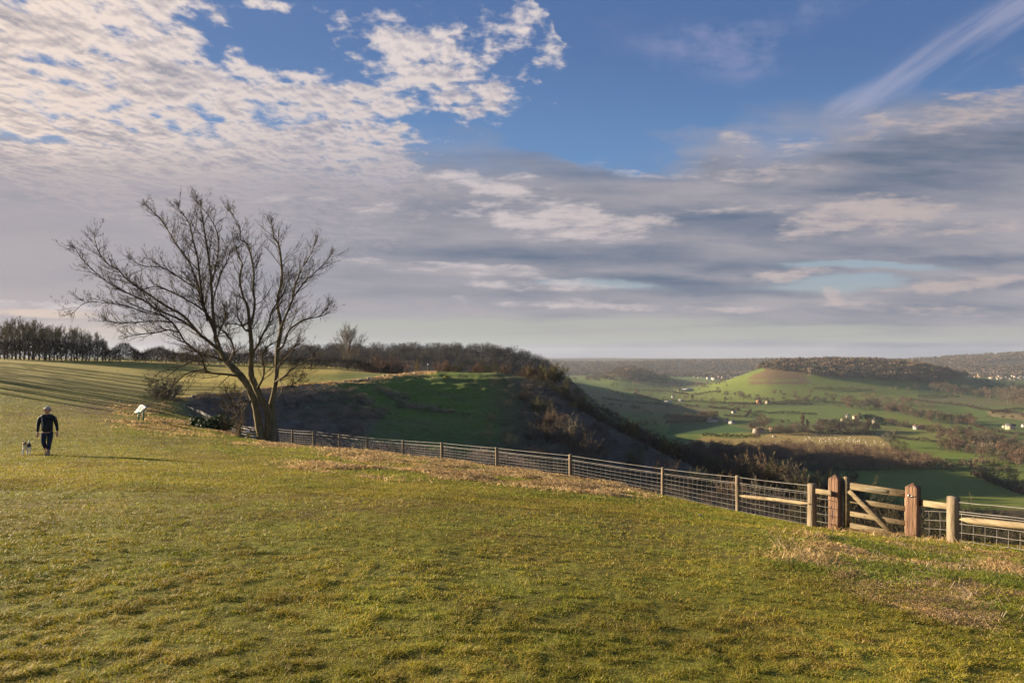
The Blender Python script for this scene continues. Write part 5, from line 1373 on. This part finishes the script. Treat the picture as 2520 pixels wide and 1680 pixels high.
# ================================================================= fence, gate, posts
M['post_wood'] = mat_plain('weathered_post', (0.12, 0.092, 0.060), (0.28, 0.22, 0.15), 3.0, 0.9, 0.02, 6, (2.5, 2.5, .35))
M['rail_wood'] = mat_plain('green_treated_rail', (0.125, 0.096, 0.055), (0.26, 0.205, 0.125), 3.0, 0.85, 0.012, 6, (.6, .6, 3))
M['oak'] = mat_plain('red_brown_oak', (0.080, 0.042, 0.026), (0.30, 0.18, 0.115), 2.6, 0.8, 0.03, 7, (3.2, 3.2, .30))
M['wire'] = mat_plain('galvanised_wire', (0.11, 0.10, 0.09), (0.21, 0.195, 0.17), 2.0, 0.55, 0, 2, spec=0.4)
M['metal'] = mat_plain('zinc_fitting', (0.35, 0.34, 0.33), (0.5, 0.48, 0.46), 6.0, 0.45, spec=.5, metal=.6)
def round_post(p, r, h, parent, name='post', mat='post_wood', slant=0.012, sides=14, bury=0.35):
    W = Wood(); k = random.uniform(-.02, .02); 
    zs = [-bury, 0, h*.25, h*.5, h*.75, h-.012, h]
    W.tube([(p[0]+k*z, p[1]+k*.5*z, p[2]+z) for z in zs], [r*1.03, r*1.02, r*.99, r*1.0, r*.98, r*.97, r*.90], sides)
    n = W.n-sides; W.v.append((p[0]+k*h, p[1]+k*.5*h, p[2]+h+slant)); 
    for q in range(sides): W.t.append((n+q, n+(q+1) % sides, W.n))
    W.n += 1
    return W.build(name, M[mat], parent)
def wire(W, a, b, r, sag=0.0, n=6, wob=0.0):
    pts = []
    for i in range(n+1):
        t = i/n; pts.append((a[0]+(b[0]-a[0])*t, a[1]+(b[1]-a[1])*t, a[2]+(b[2]-a[2])*t-sag*4*t*(1-t)+random.uniform(-wob, wob)))
    W.tube(pts, [r]*(n+1), 4)
def bay(Wt, Wn, A, hA, B, hB, r, cell, rows=5, topgap=.27, wires=(0.05,)):
    """one bay: top strands and netting between two posts"""
    A, B = np.array(A), np.array(B)
    for w_ in wires: wire(Wt, A+[0, 0, hA-w_], B+[0, 0, hB-w_], r*1.15, 0.012)
    tA, tB = hA-topgap, hB-topgap
    wire(Wt, A+[0, 0, tA+.045], B+[0, 0, tB+.045], r, .012)
    for k in range(rows):
        f = (k/(rows-1))**.92; wire(Wn, A+[0, 0, tA*(1-f)+.06*f], B+[0, 0, tB*(1-f)+.06*f], r*.6, .015, 8, .004)
    L = float(np.linalg.norm(B-A)); n = max(2, int(L/cell))
    for i in range(1, n):
        t = i/n; q = A*(1-t)+B*t; zt = tA*(1-t)+tB*t-.015*4*t*(1-t)
        g = gz(q[0], q[1])-q[2]; j = random.uniform(-.012, .012)
        Wn.tube([(q[0], q[1], q[2]+min(g, .1)), (q[0]+j, q[1], q[2]+zt*.5), (q[0], q[1], q[2]+zt)], [r*.42]*3, 4)
def run(name, posts, label, r0, cell, rows, wr, rk=.078, skip_posts=()):
    o = empty(name, (0, 0, 0), label, 'fence')
    P = []
    for i, (px, top, Yp) in enumerate(posts):
        p = at(px, Yp); h = (HY-top)/FPX*Yp-p.z; P.append((tuple(p), h))
        if i not in skip_posts: round_post(p, r0 if not isinstance(r0, dict) else r0.get(i, .085), h, o)
    Wt, Wn = Wood(), Wood()
    for i in range(len(P)-1):
        Ym = (P[i][0][1]+P[i+1][0][1])/2
        bay(Wt, Wn, P[i][0], P[i][1], P[i+1][0], P[i+1][1], wr*(1+Ym/45), cell*(1+Ym/60), rows)
    Wt.build('top_wire', M['wire'], o); Wn.build('wire_netting', M['wire'], o)
    return o, P
random.seed(17)
MAIN = [(632,1052,60),(675,1053,57),(719,1057,55.5),(772,1060,53.5),(835,1067,51.5),(903,1075,49),(992,1082,45.5),(1088,1088,41.5),(1223,1100,36.5),(1404,1118,31),(1632,1150,26),(1817,1170,21.5),(1999,1190,17.5)]
fo, FP = run('stock_fence', MAIN, 'long post and wire fence running from the ash tree to the gate', {12: .12}, .20, 6, .0055)
def pointed_rail(A, B, r, parent, name='half_round_rail'):
    W = Wood(); A, B = np.array(A), np.array(B); L = np.linalg.norm(B-A)
    pts, rad = [], []
    for t, k in [(0, .12), (.035, .55), (.10, .95), (.3, 1.05), (.6, 1.0), (.90, .98), (.965, .6), (1, .15)]:
        q = A+(B-A)*t; pts.append((q[0], q[1], q[2]+random.uniform(-.006, .006))); rad.append(r*k)
    W.tube(pts, rad, 9); return W.build(name, M['rail_wood'], parent)
pointed_rail(pt(1819,1219,21.3), pt(1992,1239,17.4), .052, fo)
# short rail and netting between the end post and the gate post
def plank(b, A, B, hgt, th, up=(0, 0, 1)):
    """a board from A to B (centres), height hgt, thickness th towards the viewer side"""
    A, B = np.array(A, float), np.array(B, float); d = B-A; d /= np.linalg.norm(d); n_ = np.cross(d, [0, 0, 1]); n_ /= np.linalg.norm(n_); u = np.cross(n_, d)
    n0 = len(b[0])
    for q in (A, B):
        for s1, s2 in ((-1, -1), (1, -1), (1, 1), (-1, 1)):
            b[0].append(tuple(q+n_*s1*th/2+u*s2*hgt/2))
    k = n0
    for f in ((0,1,2,3),(7,6,5,4),(0,4,5,1),(1,5,6,2),(2,6,7,3),(3,7,4,0)): b[1].append(tuple(k+i for i in f))
def board(name, A, B, hgt, th, mat, parent):
    b = [[], []]; plank(b, A, B, hgt, th); o = mb(b, name, M[mat], parent)
    bv = o.modifiers.new('edge', 'BEVEL'); bv.width = min(.006, th*.2); bv.segments = 1; return o
YL, YR = 16.7, 15.6
board('short_rail', pt(2004,1207,17.45), pt(2046,1213,16.75), .125, .04, 'rail_wood', fo)
Wn = Wood()
for k, (ya, yb) in enumerate([(1225,1230),(1243,1249),(1262,1268),(1281,1288)]): wire(Wn, pt(2008,ya,17.4), pt(2044,yb,16.8), .006, .0, 4, .004)
wire(Wn, pt(2031,1226,17.0), pt(2032,1288,17.0), .006, 0, 4, .008)
Wn.build('wire_netting', M['wire'], fo)
def gate_post(px, Yp, apex, shoulder, base, wd, label, rz):
    p = at(px, Yp); zt = (HY-shoulder)/FPX*Yp-p.z; za = (HY-apex)/FPX*Yp-p.z; hw = wd/2
    o = empty('gate_post', p, label, 'gate post', None, rz)
    V_ = []; lv = [(-.5, 1.0), (0, 1.0), (zt*.33, .99), (zt*.66, 1.0), (zt, .985)]
    for z, k in lv:
        for s1, s2 in ((-1, -1), (1, -1), (1, 1), (-1, 1)): V_.append((s1*hw*k, s2*hw*k, z))
    V_.append((0, 0, za)); q = []
    for i in range(len(lv)-1):
        for k in range(4): q.append((i*4+k, i*4+(k+1) % 4, (i+1)*4+(k+1) % 4, (i+1)*4+k))
    t = [(16+k, 16+(k+1) % 4, 20) for k in range(4)]
    s_ = mesh('shaft', V_, t, M['oak'], o, quads=q)
    bv = s_.modifiers.new('edge', 'BEVEL'); bv.width = .012; bv.segments = 2; bv.limit_method = 'ANGLE'
    return o, p, hw, zt
gl, pl_, hwl, ztl = gate_post(2056, 16.95, 1166, 1177, 1305, .25, 'tall red-brown hinge post on the left side of the gate, split down its face', radians(-51))
gr, pr_, hwr, ztr = gate_post(2247, 15.55, 1187, 1197, 1322, .25, 'red-brown latch post on the right side of the gate with a pale capped top', radians(-51))
b = [[], []]
for sx, z0, z1 in ((-.045, .55, .62), (.03, .86, .98), (-.02, .30, .52)): mesh_box(b, sx-.008, sx+.008, -hwl-.003, -hwl+.01, z0, z1)
mb(b, 'split', M['slate'], gl)
b = [[], []]; mesh_box(b, -.02, .10, -hwr-.03, -hwr-.002, ztr-.20, ztr-.185); mesh_box(b, -.05, -.02, -hwr-.045, -hwr-.002, ztr-.215, ztr-.165); mb(b, 'latch', M['metal'], gr)
# the gate
gate = empty('field_gate', at(2150, 16.2), 'wooden four-bar field gate with diagonal brace between two red-brown posts', 'gate')
gi = -gate.location
def gp(px, py, Yg): return tuple(pt(px, py, Yg)+gi)
def gy(px): return YL+(px-2085)/(2235-2085)*(15.72-YL)+.04
for nm, x0, y0, x1, y1, h in [('top_bar',2092,1195.5,2236,1215.5,.165),('bar',2092,1230,2236,1252,.115),('bar',2092,1263,2236,1288,.115),('bar',2092,1292,2236,1319,.125)]:
    board(nm, gp(x0, y0, gy(x0)), gp(x1, y1, gy(x1)), h, .035, 'rail_wood', gate)
board('brace', gp(2089,1207,gy(2089)-.06), gp(2201,1320,gy(2201)-.06), .11, .03, 'rail_wood', gate)
board('hanging_stile', gp(2085,1172,gy(2085)+.02), gp(2085.01,1296,gy(2085)+.02), .12, .08, 'rail_wood', gate)
board('latch_stile', gp(2232,1200,gy(2232)+.09), gp(2232.01,1322,gy(2232)+.09), .10, .06, 'rail_wood', gate)
def stile_box(px, y0, y1, Yg, wd, dp, parent, name, mat):
    a, c = pt(px, y0, Yg)+gi, pt(px, y1, Yg)+gi; b = [[], []]; mesh_box(b, a.x-wd/2, a.x+wd/2, a.y-dp/2, a.y+dp/2, c.z, a.z); return mb(b, name, M[mat], parent)
for ch in list(gate.children):
    if 'stile' in ch.name: bpy.data.objects.remove(ch)
stile_box(2084, 1173, 1300, 16.78, .11, .10, gate, 'hanging_stile', 'rail_wood')
stile_box(2233, 1206, 1324, 15.80, .09, .08, gate, 'latch_stile', 'rail_wood')
M['plate'] = mat_plain('dark_plate', (0.10, 0.09, 0.06), (0.16, 0.14, 0.10), 20, .6)
M['letter'] = mat_plain('pale_lettering', (0.40, 0.36, 0.26), (0.48, 0.44, 0.32), 20, .6)
pa, pb = gp(2129,1202.5,gy(2129)-.033), gp(2186,1210,gy(2186)-.033)
pl = board('name_plate', pa, pb, .085, .012, 'plate', gate)
b = [[], []]
A_, B_ = np.array(gp(2133,1201,gy(2133)-.042)), np.array(gp(2182,1207.5,gy(2182)-.042))
random.seed(5)
for row, dz in enumerate((.008, -.022)):
    t = 0.02
    while t < .96:
        w_ = random.uniform(.03, .09); plank(b, A_+(B_-A_)*t+[0, 0, dz-.005], A_+(B_-A_)*min(t+w_, .98)+[0, 0, dz-.005], .008, .003); t += w_+.02
mb(b, 'worn_lettering', M['letter'], pl)
b = [[], []]
W = Wood()
for px_, py_ in ((2118,1232),(2160,1273),(2204,1319),(2128,1240),(2205,1212),(2222,1214),(2184,1243),(2203,1246),(2127,1270),(2204,1284)):
    c_ = gp(px_, py_, gy(px_)-(.08 if px_ in (2118,2160,2128) else .02)); W.tube([(c_[0], c_[1]+.01, c_[2]), (c_[0]-.01, c_[1]-.012, c_[2])], [.012, .010], 8)
W.build('bolt', M['metal'], gate)
# fence on the right of the gate
r2 = empty('stock_fence', (0, 0, 0), 'short post, rail and wire fence to the right of the gate', 'fence')
p = at(2346, 14.4); hR = (HY-1222)/FPX*14.4-p.z; round_post(p, .125, hR, r2)
p2 = at(2640, 12.0); h2 = (HY-1262)/FPX*12.0-p2.z; round_post(p2, .12, h2, r2)
board('short_rail', pt(2262,1236,15.5), pt(2338,1246,14.5), .135, .04, 'rail_wood', r2)
pointed_rail(pt(2361,1277,14.2), pt(2640,1308,12.0), .068, r2)
Wt, Wn = Wood(), Wood()
for ya, yb in ((1235,1262),(1257,1288),(1263,1295)): wire(Wt, pt(2352,ya,14.35), pt(2640,yb,12.0), .009, .0, 8, .004)
for ya, yb in ((1287,1322),(1309,1345),(1330,1368)): wire(Wn, pt(2352,ya,14.35), pt(2640,yb,12.0), .007, .0, 8, .006)
for i in range(10):
    t = (i+.5)/10; px_ = 2352+(2640-2352)*t*1.0; Yq = 14.35+(12-14.35)*t; a = pt(px_, 1263+(1295-1263)*t, Yq); g = gz(a.x, a.y)
    Wn.tube([tuple(a), (a.x+.006, a.y, (a.z+g)/2), (a.x, a.y, g)], [.007]*3, 4)
for ya, yb in ((1257,1259),(1278,1282),(1299,1304)): wire(Wn, pt(2270,ya,15.4), pt(2342,yb,14.5), .007, 0, 4, .004)
for px_, Yq in ((2286,15.2),(2313,14.85)):
    a = pt(px_, 1258, Yq); g = gz(a.x, a.y); Wn.tube([tuple(a), (a.x+.012, a.y, (a.z+g)/2), (a.x, a.y, g)], [.007]*3, 4)
q3 = Vector((10.4, 8.6, gz(10.4, 8.6))); round_post(q3, .12, 1.0, r2)
bay(Wt, Wn, tuple(p2), h2, tuple(q3), 1.0, .008, .24, 5)
Wt.build('top_wire', M['wire'], r2); Wn.build('wire_netting', M['wire'], r2)
# fence on the far left, up to the stile
random.seed(19)
f3, _ = run('stock_fence', [(418,979,97.5),(436,991,96),(452,996,94.5),(470,1002,92),(493,1010,88),(522,1025,79),(556,1036,70),(590,1045,62.5),(630,1052,60.3)],
            'small distant stretch of fence from the stile down to the ash tree', .12, .5, 4, .013, skip_posts=(8,))
random.seed(23)
st = empty('stile', at(410, 98.5), 'little wooden stile of two posts and a step at the left end of the fence', 'stile')
b = [[], []]; mesh_box(b, -.22, -.04, -.08, .08, -.2, 1.55); mb(b, 'post', M['rail_wood'], st)
b = [[], []]; mesh_box(b, .32, .48, -.08, .08, -.2, 1.2); mb(b, 'post', M['rail_wood'], st)
b = [[], []]; mesh_box(b, -.3, .6, -.25, -.10, .42, .62); mb(b, 'step', M['rail_wood'], st)

# ================================================================= information board and waymark
M['panel'] = mat_plain('pale_panel', (0.70, 0.66, 0.55), (0.80, 0.76, 0.64), 3, .5)
M['green_metal'] = mat_plain('green_painted_steel', (0.10, 0.22, 0.15), (0.14, 0.28, 0.19), 4, .5)
M['map_ink'] = mat_plain('printed_map', (0.60, 0.58, 0.46), (0.70, 0.67, 0.54), 6, .5)
bp = at(348, 55.0); ib = empty('information_board', bp, 'pale tilted information board on two green legs in the grass', 'sign')
def rel(px, py, Y_): return np.array(pt(px, py, Y_)-bp)
A_, B_, C_, D_ = rel(331,1014,54.6), rel(345,1016.5,54.2), rel(364,999,55.3), rel(346,995,55.7)
nn = np.cross(B_-A_, D_-A_); nn /= np.linalg.norm(nn); nn *= 1 if nn[2] > 0 else -1
def slab(quad, th, off, name, mat, parent):
    q = [c+nn*off for c in quad]+[c+nn*(off-th) for c in quad]; return mesh(name, q, None, M[mat], parent, quads=[(0,1,2,3),(7,6,5,4),(0,4,5,1),(1,5,6,2),(2,6,7,3),(3,7,4,0)])
slab([A_, B_, C_, D_], .05, -.004, 'frame', 'green_metal', ib)
ce = (A_+B_+C_+D_)/4
pn = slab([ce+(q-ce)*.95 for q in (A_, B_, C_, D_)], .01, .008, 'panel', 'panel', ib)
slab([ce+(q-ce)*.45 for q in (A_, B_, C_, D_)], .004, .013, 'printed_map', 'map_ink', pn)
for px_, y0, y1 in ((341.5,1012,1028),(353,1008,1033)):
    a = rel(px_, y0, 55.0); c = rel(px_, y1+2, 55.0); b = [[], []]; mesh_box(b, a[0]-.05, a[0]+.05, a[1]-.04, a[1]+.04, c[2]-.1, a[2]); mb(b, 'leg', M['green_metal'], ib)
M['yellow'] = mat_plain('yellow_paint', (0.50, 0.36, 0.05), (0.6, 0.45, 0.08), 4, .6)
M['white_paint'] = mat_plain('white_paint', (0.75, 0.75, 0.73), (0.82, 0.82, 0.8), 4, .6)
wp = at(611, 58.5); wm = empty('waymark_post', wp, 'short yellow waymark post with white cap at the foot of the ash', 'post')
b = [[], []]; mesh_box(b, -.07, .07, -.07, .07, -.1, .42); mb(b, 'shaft', M['yellow'], wm)
b = [[], []]; mesh_box(b, -.13, .09, -.10, .10, .42, .72); mb(b, 'cap', M['white_paint'], wm)
mk = at(1053, 197); W = Wood(); W.tube([(0,0,-.1),(0,0,1.9)], [.09,.08], 8); mo = empty('marker_post', mk, 'tiny white-topped marker post on the skyline where the rim wall ends', 'post')
W.build('pole', M['post_wood'], mo); b = [[], []]; mesh_box(b, -.16, .16, -.05, .05, 1.7, 2.15); mb(b, 'plate', M['white_paint'], mo)

# ================================================================= walker and dog
def skin(name, vs, es, mat, parent=None, sub=2, root=0, smooth=True):
    me = bpy.data.meshes.new(name+'_tmp'); me.from_pydata([v[:3] for v in vs], es, []); o = bpy.data.objects.new(name+'_tmp', me); C.objects.link(o)
    o.modifiers.new('s', 'SKIN'); sv = me.skin_vertices[0].data
    for i, v in enumerate(vs):
        r = v[3]; sv[i].radius = (r, r) if not hasattr(r, '__len__') else r
        sv[i].use_root = (i == root)
    m2 = o.modifiers.new('d', 'SUBSURF'); m2.levels = sub; m2.render_levels = sub
    dg = bpy.context.evaluated_depsgraph_get(); ev = o.evaluated_get(dg); nm = bpy.data.meshes.new_from_object(ev)
    bpy.data.objects.remove(o); nm.name = name; nm.materials.clear(); nm.materials.append(mat)
    nm.polygons.foreach_set('use_smooth', np.ones(len(nm.polygons), bool))
    r = bpy.data.objects.new(name, nm); C.objects.link(r)
    if parent: r.parent = parent
    return r
M['skin'] = mat_plain('skin', (0.48, 0.27, 0.19), (0.56, 0.33, 0.24), 8, .6)
M['jacket'] = mat_plain('dark_navy_jacket', (0.010, 0.014, 0.020), (0.022, 0.028, 0.036), 10, .7, .004)
M['jeans'] = mat_plain('navy_trousers', (0.012, 0.020, 0.045), (0.022, 0.034, 0.070), 12, .9, .004)
M['boot'] = mat_plain('pale_brown_boot', (0.26, 0.18, 0.11), (0.36, 0.27, 0.18), 10, .8)
M['hair'] = mat_plain('grey_hair', (0.42, 0.39, 0.35), (0.55, 0.51, 0.46), 30, .8)
M['strap'] = mat_plain('grey_strap', (0.25, 0.25, 0.26), (0.33, 0.33, 0.34), 10, .7)
wk = empty('person', at(116, 25.0), 'walker in dark jacket and navy trousers with pale grey hair, striding towards the camera', 'person', None, radians(26))
def chain(vs, es, pts, start=None):
    prev = start
    for p_ in pts:
        vs.append(p_); i = len(vs)-1
        if prev is not None: es.append((prev, i))
        prev = i
    return prev
vs, es = [], []
chain(vs, es, [(0,0,.95,.11)])                                     # pelvis
t_ = chain(vs, es, [(0,0,1.10,.10),(0,0,1.28,.105),(0,0,1.42,.09)], 0)
nk = chain(vs, es, [(0,-.01,1.50,.058),(0.005,-.02,1.565,.088),(0.008,-.03,1.64,.112),(0.008,-.025,1.70,.090)], t_)
for s_, hx, hy, kn, an in ((-1, -.10, 0, (-.095,-.10,.50), (-.02,.12,.13)), (1, .10, 0, (.065,-.06,.49), (.055,-.14,.10))):
    k_ = chain(vs, es, [(hx,0,.86,.075),(kn[0],kn[1],kn[2],.06),(an[0],an[1],an[2],.042)], 0)
    chain(vs, es, [(an[0],an[1]-.06,an[2]-.06,.04),(an[0],an[1]-.16,an[2]-.075,.032)], k_)
hands = []
for s_, el_, wr_ in ((-1, (-.285,.03,1.13), (-.285,-.05,.86)), (1, (.29,.04,1.13), (.315,-.02,.86))):
    k_ = chain(vs, es, [(s_*.19,0,1.40,.055),(el_[0],el_[1],el_[2],.048),(wr_[0],wr_[1],wr_[2],.032),(wr_[0],wr_[1]-.015,wr_[2]-.06,.040)], t_)
    hands.append((wr_, k_))
    for f_, (dx, ln, rr_) in enumerate(((-.027,.085,.010),(-.009,.095,.010),(.009,.09,.010),(.026,.07,.009))):
        chain(vs, es, [(wr_[0]+dx,wr_[1]-.02,wr_[2]-.095,rr_),(wr_[0]+dx,wr_[1]-.035,wr_[2]-.095-ln*.5,rr_),(wr_[0]+dx,wr_[1]-.02,wr_[2]-.095-ln,rr_*.8)], k_)
    chain(vs, es, [(wr_[0]-s_*.035,wr_[1]-.03,wr_[2]-.05,.012),(wr_[0]-s_*.05,wr_[1]-.05,wr_[2]-.10,.010)], k_)
# face: nose, ears, brow
body = skin('body', vs, es, M['skin'], wk, 2, 0)
W = Wood(); W.tube([(.008,-.133,1.665),(.008,-.160,1.635),(.008,-.145,1.622)], [.010,.017,.012], 6); W.build('nose', M['skin'], wk)
for s_ in (-1, 1):
    W = Wood(); W.tube([(.008+s_*.108,-.02,1.665),(.008+s_*.118,-.018,1.64),(.008+s_*.106,-.022,1.61)], [.012,.020,.010], 6); W.build('ear', M['skin'], wk)
    W = Wood(); W.tube([(.008+s_*.038,-.124,1.665),(.008+s_*.038,-.134,1.665)], [.013,.007], 8); W.build('eye', M['jacket'], wk)
W = Wood(); W.tube([(-.02,-.125,1.588),(.008,-.133,1.586),(.036,-.125,1.588)], [.005,.008,.005], 5); W.build('mouth', M['oak'], wk)
v, f = [], []
r = np.random.default_rng(3)
for i in range(9):
    for j in range(16):
        th = i/8*1.75; ph = j/16*2*pi; R_ = .125*(1+.04*sin(5*ph+i))
        v.append((.008+R_*.98*sin(th)*cos(ph), -.012+R_*1.08*sin(th)*sin(ph)*(1 if sin(ph) > 0 else .78 if i > 5 else 1), 1.660+R_*cos(th)*(1.02)+(.022 if sin(ph) < -.3 and i > 5 else 0)))
q = [(i*16+j, i*16+(j+1) % 16, (i+1)*16+(j+1) % 16, (i+1)*16+j) for i in range(8) for j in range(16)]
q = [a for a in q if not (a[0]//16 >= 5 and np.mean([v[k][1] for k in a]) < -.055)]
mesh('hair', v, None, M['hair'], wk, quads=q, smooth=True)
vs, es = [], []
chain(vs, es, [(0,0,.84,(.205,.15))])
t_ = chain(vs, es, [(0,0,1.0,(.20,.155)),(0,0,1.18,(.20,.165)),(0,0,1.34,(.205,.16)),(0,0,1.44,(.15,.12)),(0,-.01,1.535,(.092,.092))], 0)
for s_, el_, wr_ in ((-1, (-.285,.03,1.13), (-.285,-.05,.875)), (1, (.29,.04,1.13), (.315,-.02,.875))):
    chain(vs, es, [(s_*.15,0,1.40,.095),(s_*.225,0,1.37,.082),(el_[0]*.97,el_[1],el_[2],.064),(wr_[0],wr_[1],wr_[2],.048)], 4)
jk = skin('jacket', vs, es, M['jacket'], wk, 2, 0)
W = Wood(); W.tube([(-.15,-.09,1.44),(-.135,-.165,1.32),(-.12,-.19,1.15),(-.14,-.175,1.0)], [.016,.020,.020,.016], 6); W.build('rucksack_strap', M['strap'], wk)
W = Wood(); W.tube([(.14,-.09,1.44),(.135,-.165,1.32),(.13,-.19,1.15)], [.014,.012,.012], 6); W.build('rucksack_strap', M['jacket'], wk)
vs, es = [], []
chain(vs, es, [(0,0,.92,(.15,.115))])
for hx, kn, an in ((-.10, (-.105,-.10,.50), (-.04,.10,.22)), (.10, (.075,-.06,.49), (.060,-.13,.20))):
    chain(vs, es, [(hx,0,.80,.115),(hx*.95,-.05,.64,.098),(kn[0],kn[1],kn[2],.082),(an[0],an[1],an[2],.066)], 0)
skin('trousers', vs, es, M['jeans'], wk, 2, 0)
for an, ft in (((-.025,.115,.26), (-.03,.05,.06)), ((.056,-.14,.26), (.06,-.26,.04))):
    vs, es = [], []
    chain(vs, es, [(an[0],an[1],an[2],.062),(an[0],an[1],.13,.060),(an[0],an[1]-.02,.06,.058),((an[0]+ft[0])/2,(an[1]+ft[1])/2-.03,.05,.052),(ft[0],ft[1]-.03,.04,.040)])
    skin('boot', vs, es, M['boot'], wk, 2, 0)
# dog trotting beside
M['dog_white'] = mat_plain('white_coat', (0.74, 0.68, 0.60), (0.82, 0.78, 0.70), 14, .9)
M['dog_dark'] = mat_plain('dark_coat', (0.030, 0.024, 0.022), (0.06, 0.048, 0.042), 14, .9)
M['dog_tan'] = mat_plain('tan_coat', (0.36, 0.18, 0.07), (0.46, 0.26, 0.12), 14, .9)
dg_ = empty('dog', at(64, 25.3), 'small white, tan and dark dog trotting beside the walker', 'dog', None, radians(22))
vs, es = [], []       # faces -Y
chain(vs, es, [(0,.02,.30,.095)])
chain(vs, es, [(0,.18,.31,.085),(0,.32,.32,.080),(0,.37,.36,.045),(0,.42,.44,.022),(0.02,.40,.52,.014)], 0)
c_ = chain(vs, es, [(0,-.10,.31,.10),(0,-.17,.38,.065),(0,-.22,.44,.058)], 0)
chain(vs, es, [(0,-.28,.44,.045),(0,-.35,.425,.026)], c_)
for sx in (-1, 1): chain(vs, es, [(sx*.045,-.205,.49,.018),(sx*.055,-.20,.525,.009)], c_)
for sx, fy in ((-1, -.17), (1, -.08)): chain(vs, es, [(sx*.06,-.09,.22,.042),(sx*.06,(fy-.09)/2,.12,.025),(sx*.06,fy,.02,.022),(sx*.06,fy-.035,.012,.020)], 4 if False else 0)
for sx, fy in ((-1, .34), (1, .22)): chain(vs, es, [(sx*.06,.30,.24,.050),(sx*.06,.27,.15,.030),(sx*.06,fy+.05,.085,.022),(sx*.06,fy,.02,.020),(sx*.06,fy-.035,.012,.018)], 2)
bd = skin('body', vs, es, M['dog_white'], dg_, 2, 0)
bd.data.materials.append(M['dog_dark']); bd.data.materials.append(M['dog_tan'])
for p_ in bd.data.polygons:
    c_ = p_.center
    if c_.z > .27 and -.10 < c_.y < .36 and (c_.x > -.03 or c_.z > .36): p_.material_index = 1
    if c_.y < -.17 and c_.z > .40 and abs(c_.x) > .012: p_.material_index = 2
    if c_.y < -.345: p_.material_index = 1
# small pale flints and a stone lying in the turf
M['flint'] = mat_plain('pale_stone', (0.40, 0.33, 0.24), (0.55, 0.47, 0.36), 10, .8)
for px_, py_, s_, lab in [(1722,1269,.055,'small pale stone on the turf below the fence')]:
    p = hit(px_, py_, 3.0); v, q = [], []
    r = np.random.default_rng(int(px_)); V_ = []
    for i in range(5):
        for j in range(8):
            th = i/4*pi; ph = j/8*2*pi; k = 1+.25*r.normal()*(.4 if i in (0, 4) else 1)*.5
            V_.append((s_*1.2*sin(th)*cos(ph)*k, s_*.8*sin(th)*sin(ph)*k, s_*.45*cos(th)+s_*.3))
    q = [(i*8+j, i*8+(j+1) % 8, (i+1)*8+(j+1) % 8, (i+1)*8+j) for i in range(4) for j in range(8)]
    o = mesh('stone', V_, None, M['flint'], quads=q, smooth=False); o.location = p; tag(o, lab, 'stone')
# ================================================================= the air
b = [[], []]; zlo = float(min(WZ.min(), -20))-1.5
mesh_box(b, -11500, 11500, -11500, 8200, zlo, 75)
hm = bpy.data.materials.new('haze'); hm.use_nodes = True; nt = hm.node_tree; nt.nodes.clear()
ou = nt.nodes.new('ShaderNodeOutputMaterial'); pv = nt.nodes.new('ShaderNodeVolumePrincipled')
pv.inputs['Density'].default_value = 0.42e-4; pv.inputs['Color'].default_value = (0.70, 0.82, 1.0, 1); pv.inputs['Anisotropy'].default_value = 0.2
nt.links.new(pv.outputs[0], ou.inputs['Volume'])
hz = mesh('haze', b[0], None, hm, quads=b[1]); tag(hz, 'thin blue winter haze filling the air over the valley', None, None, 'stuff')
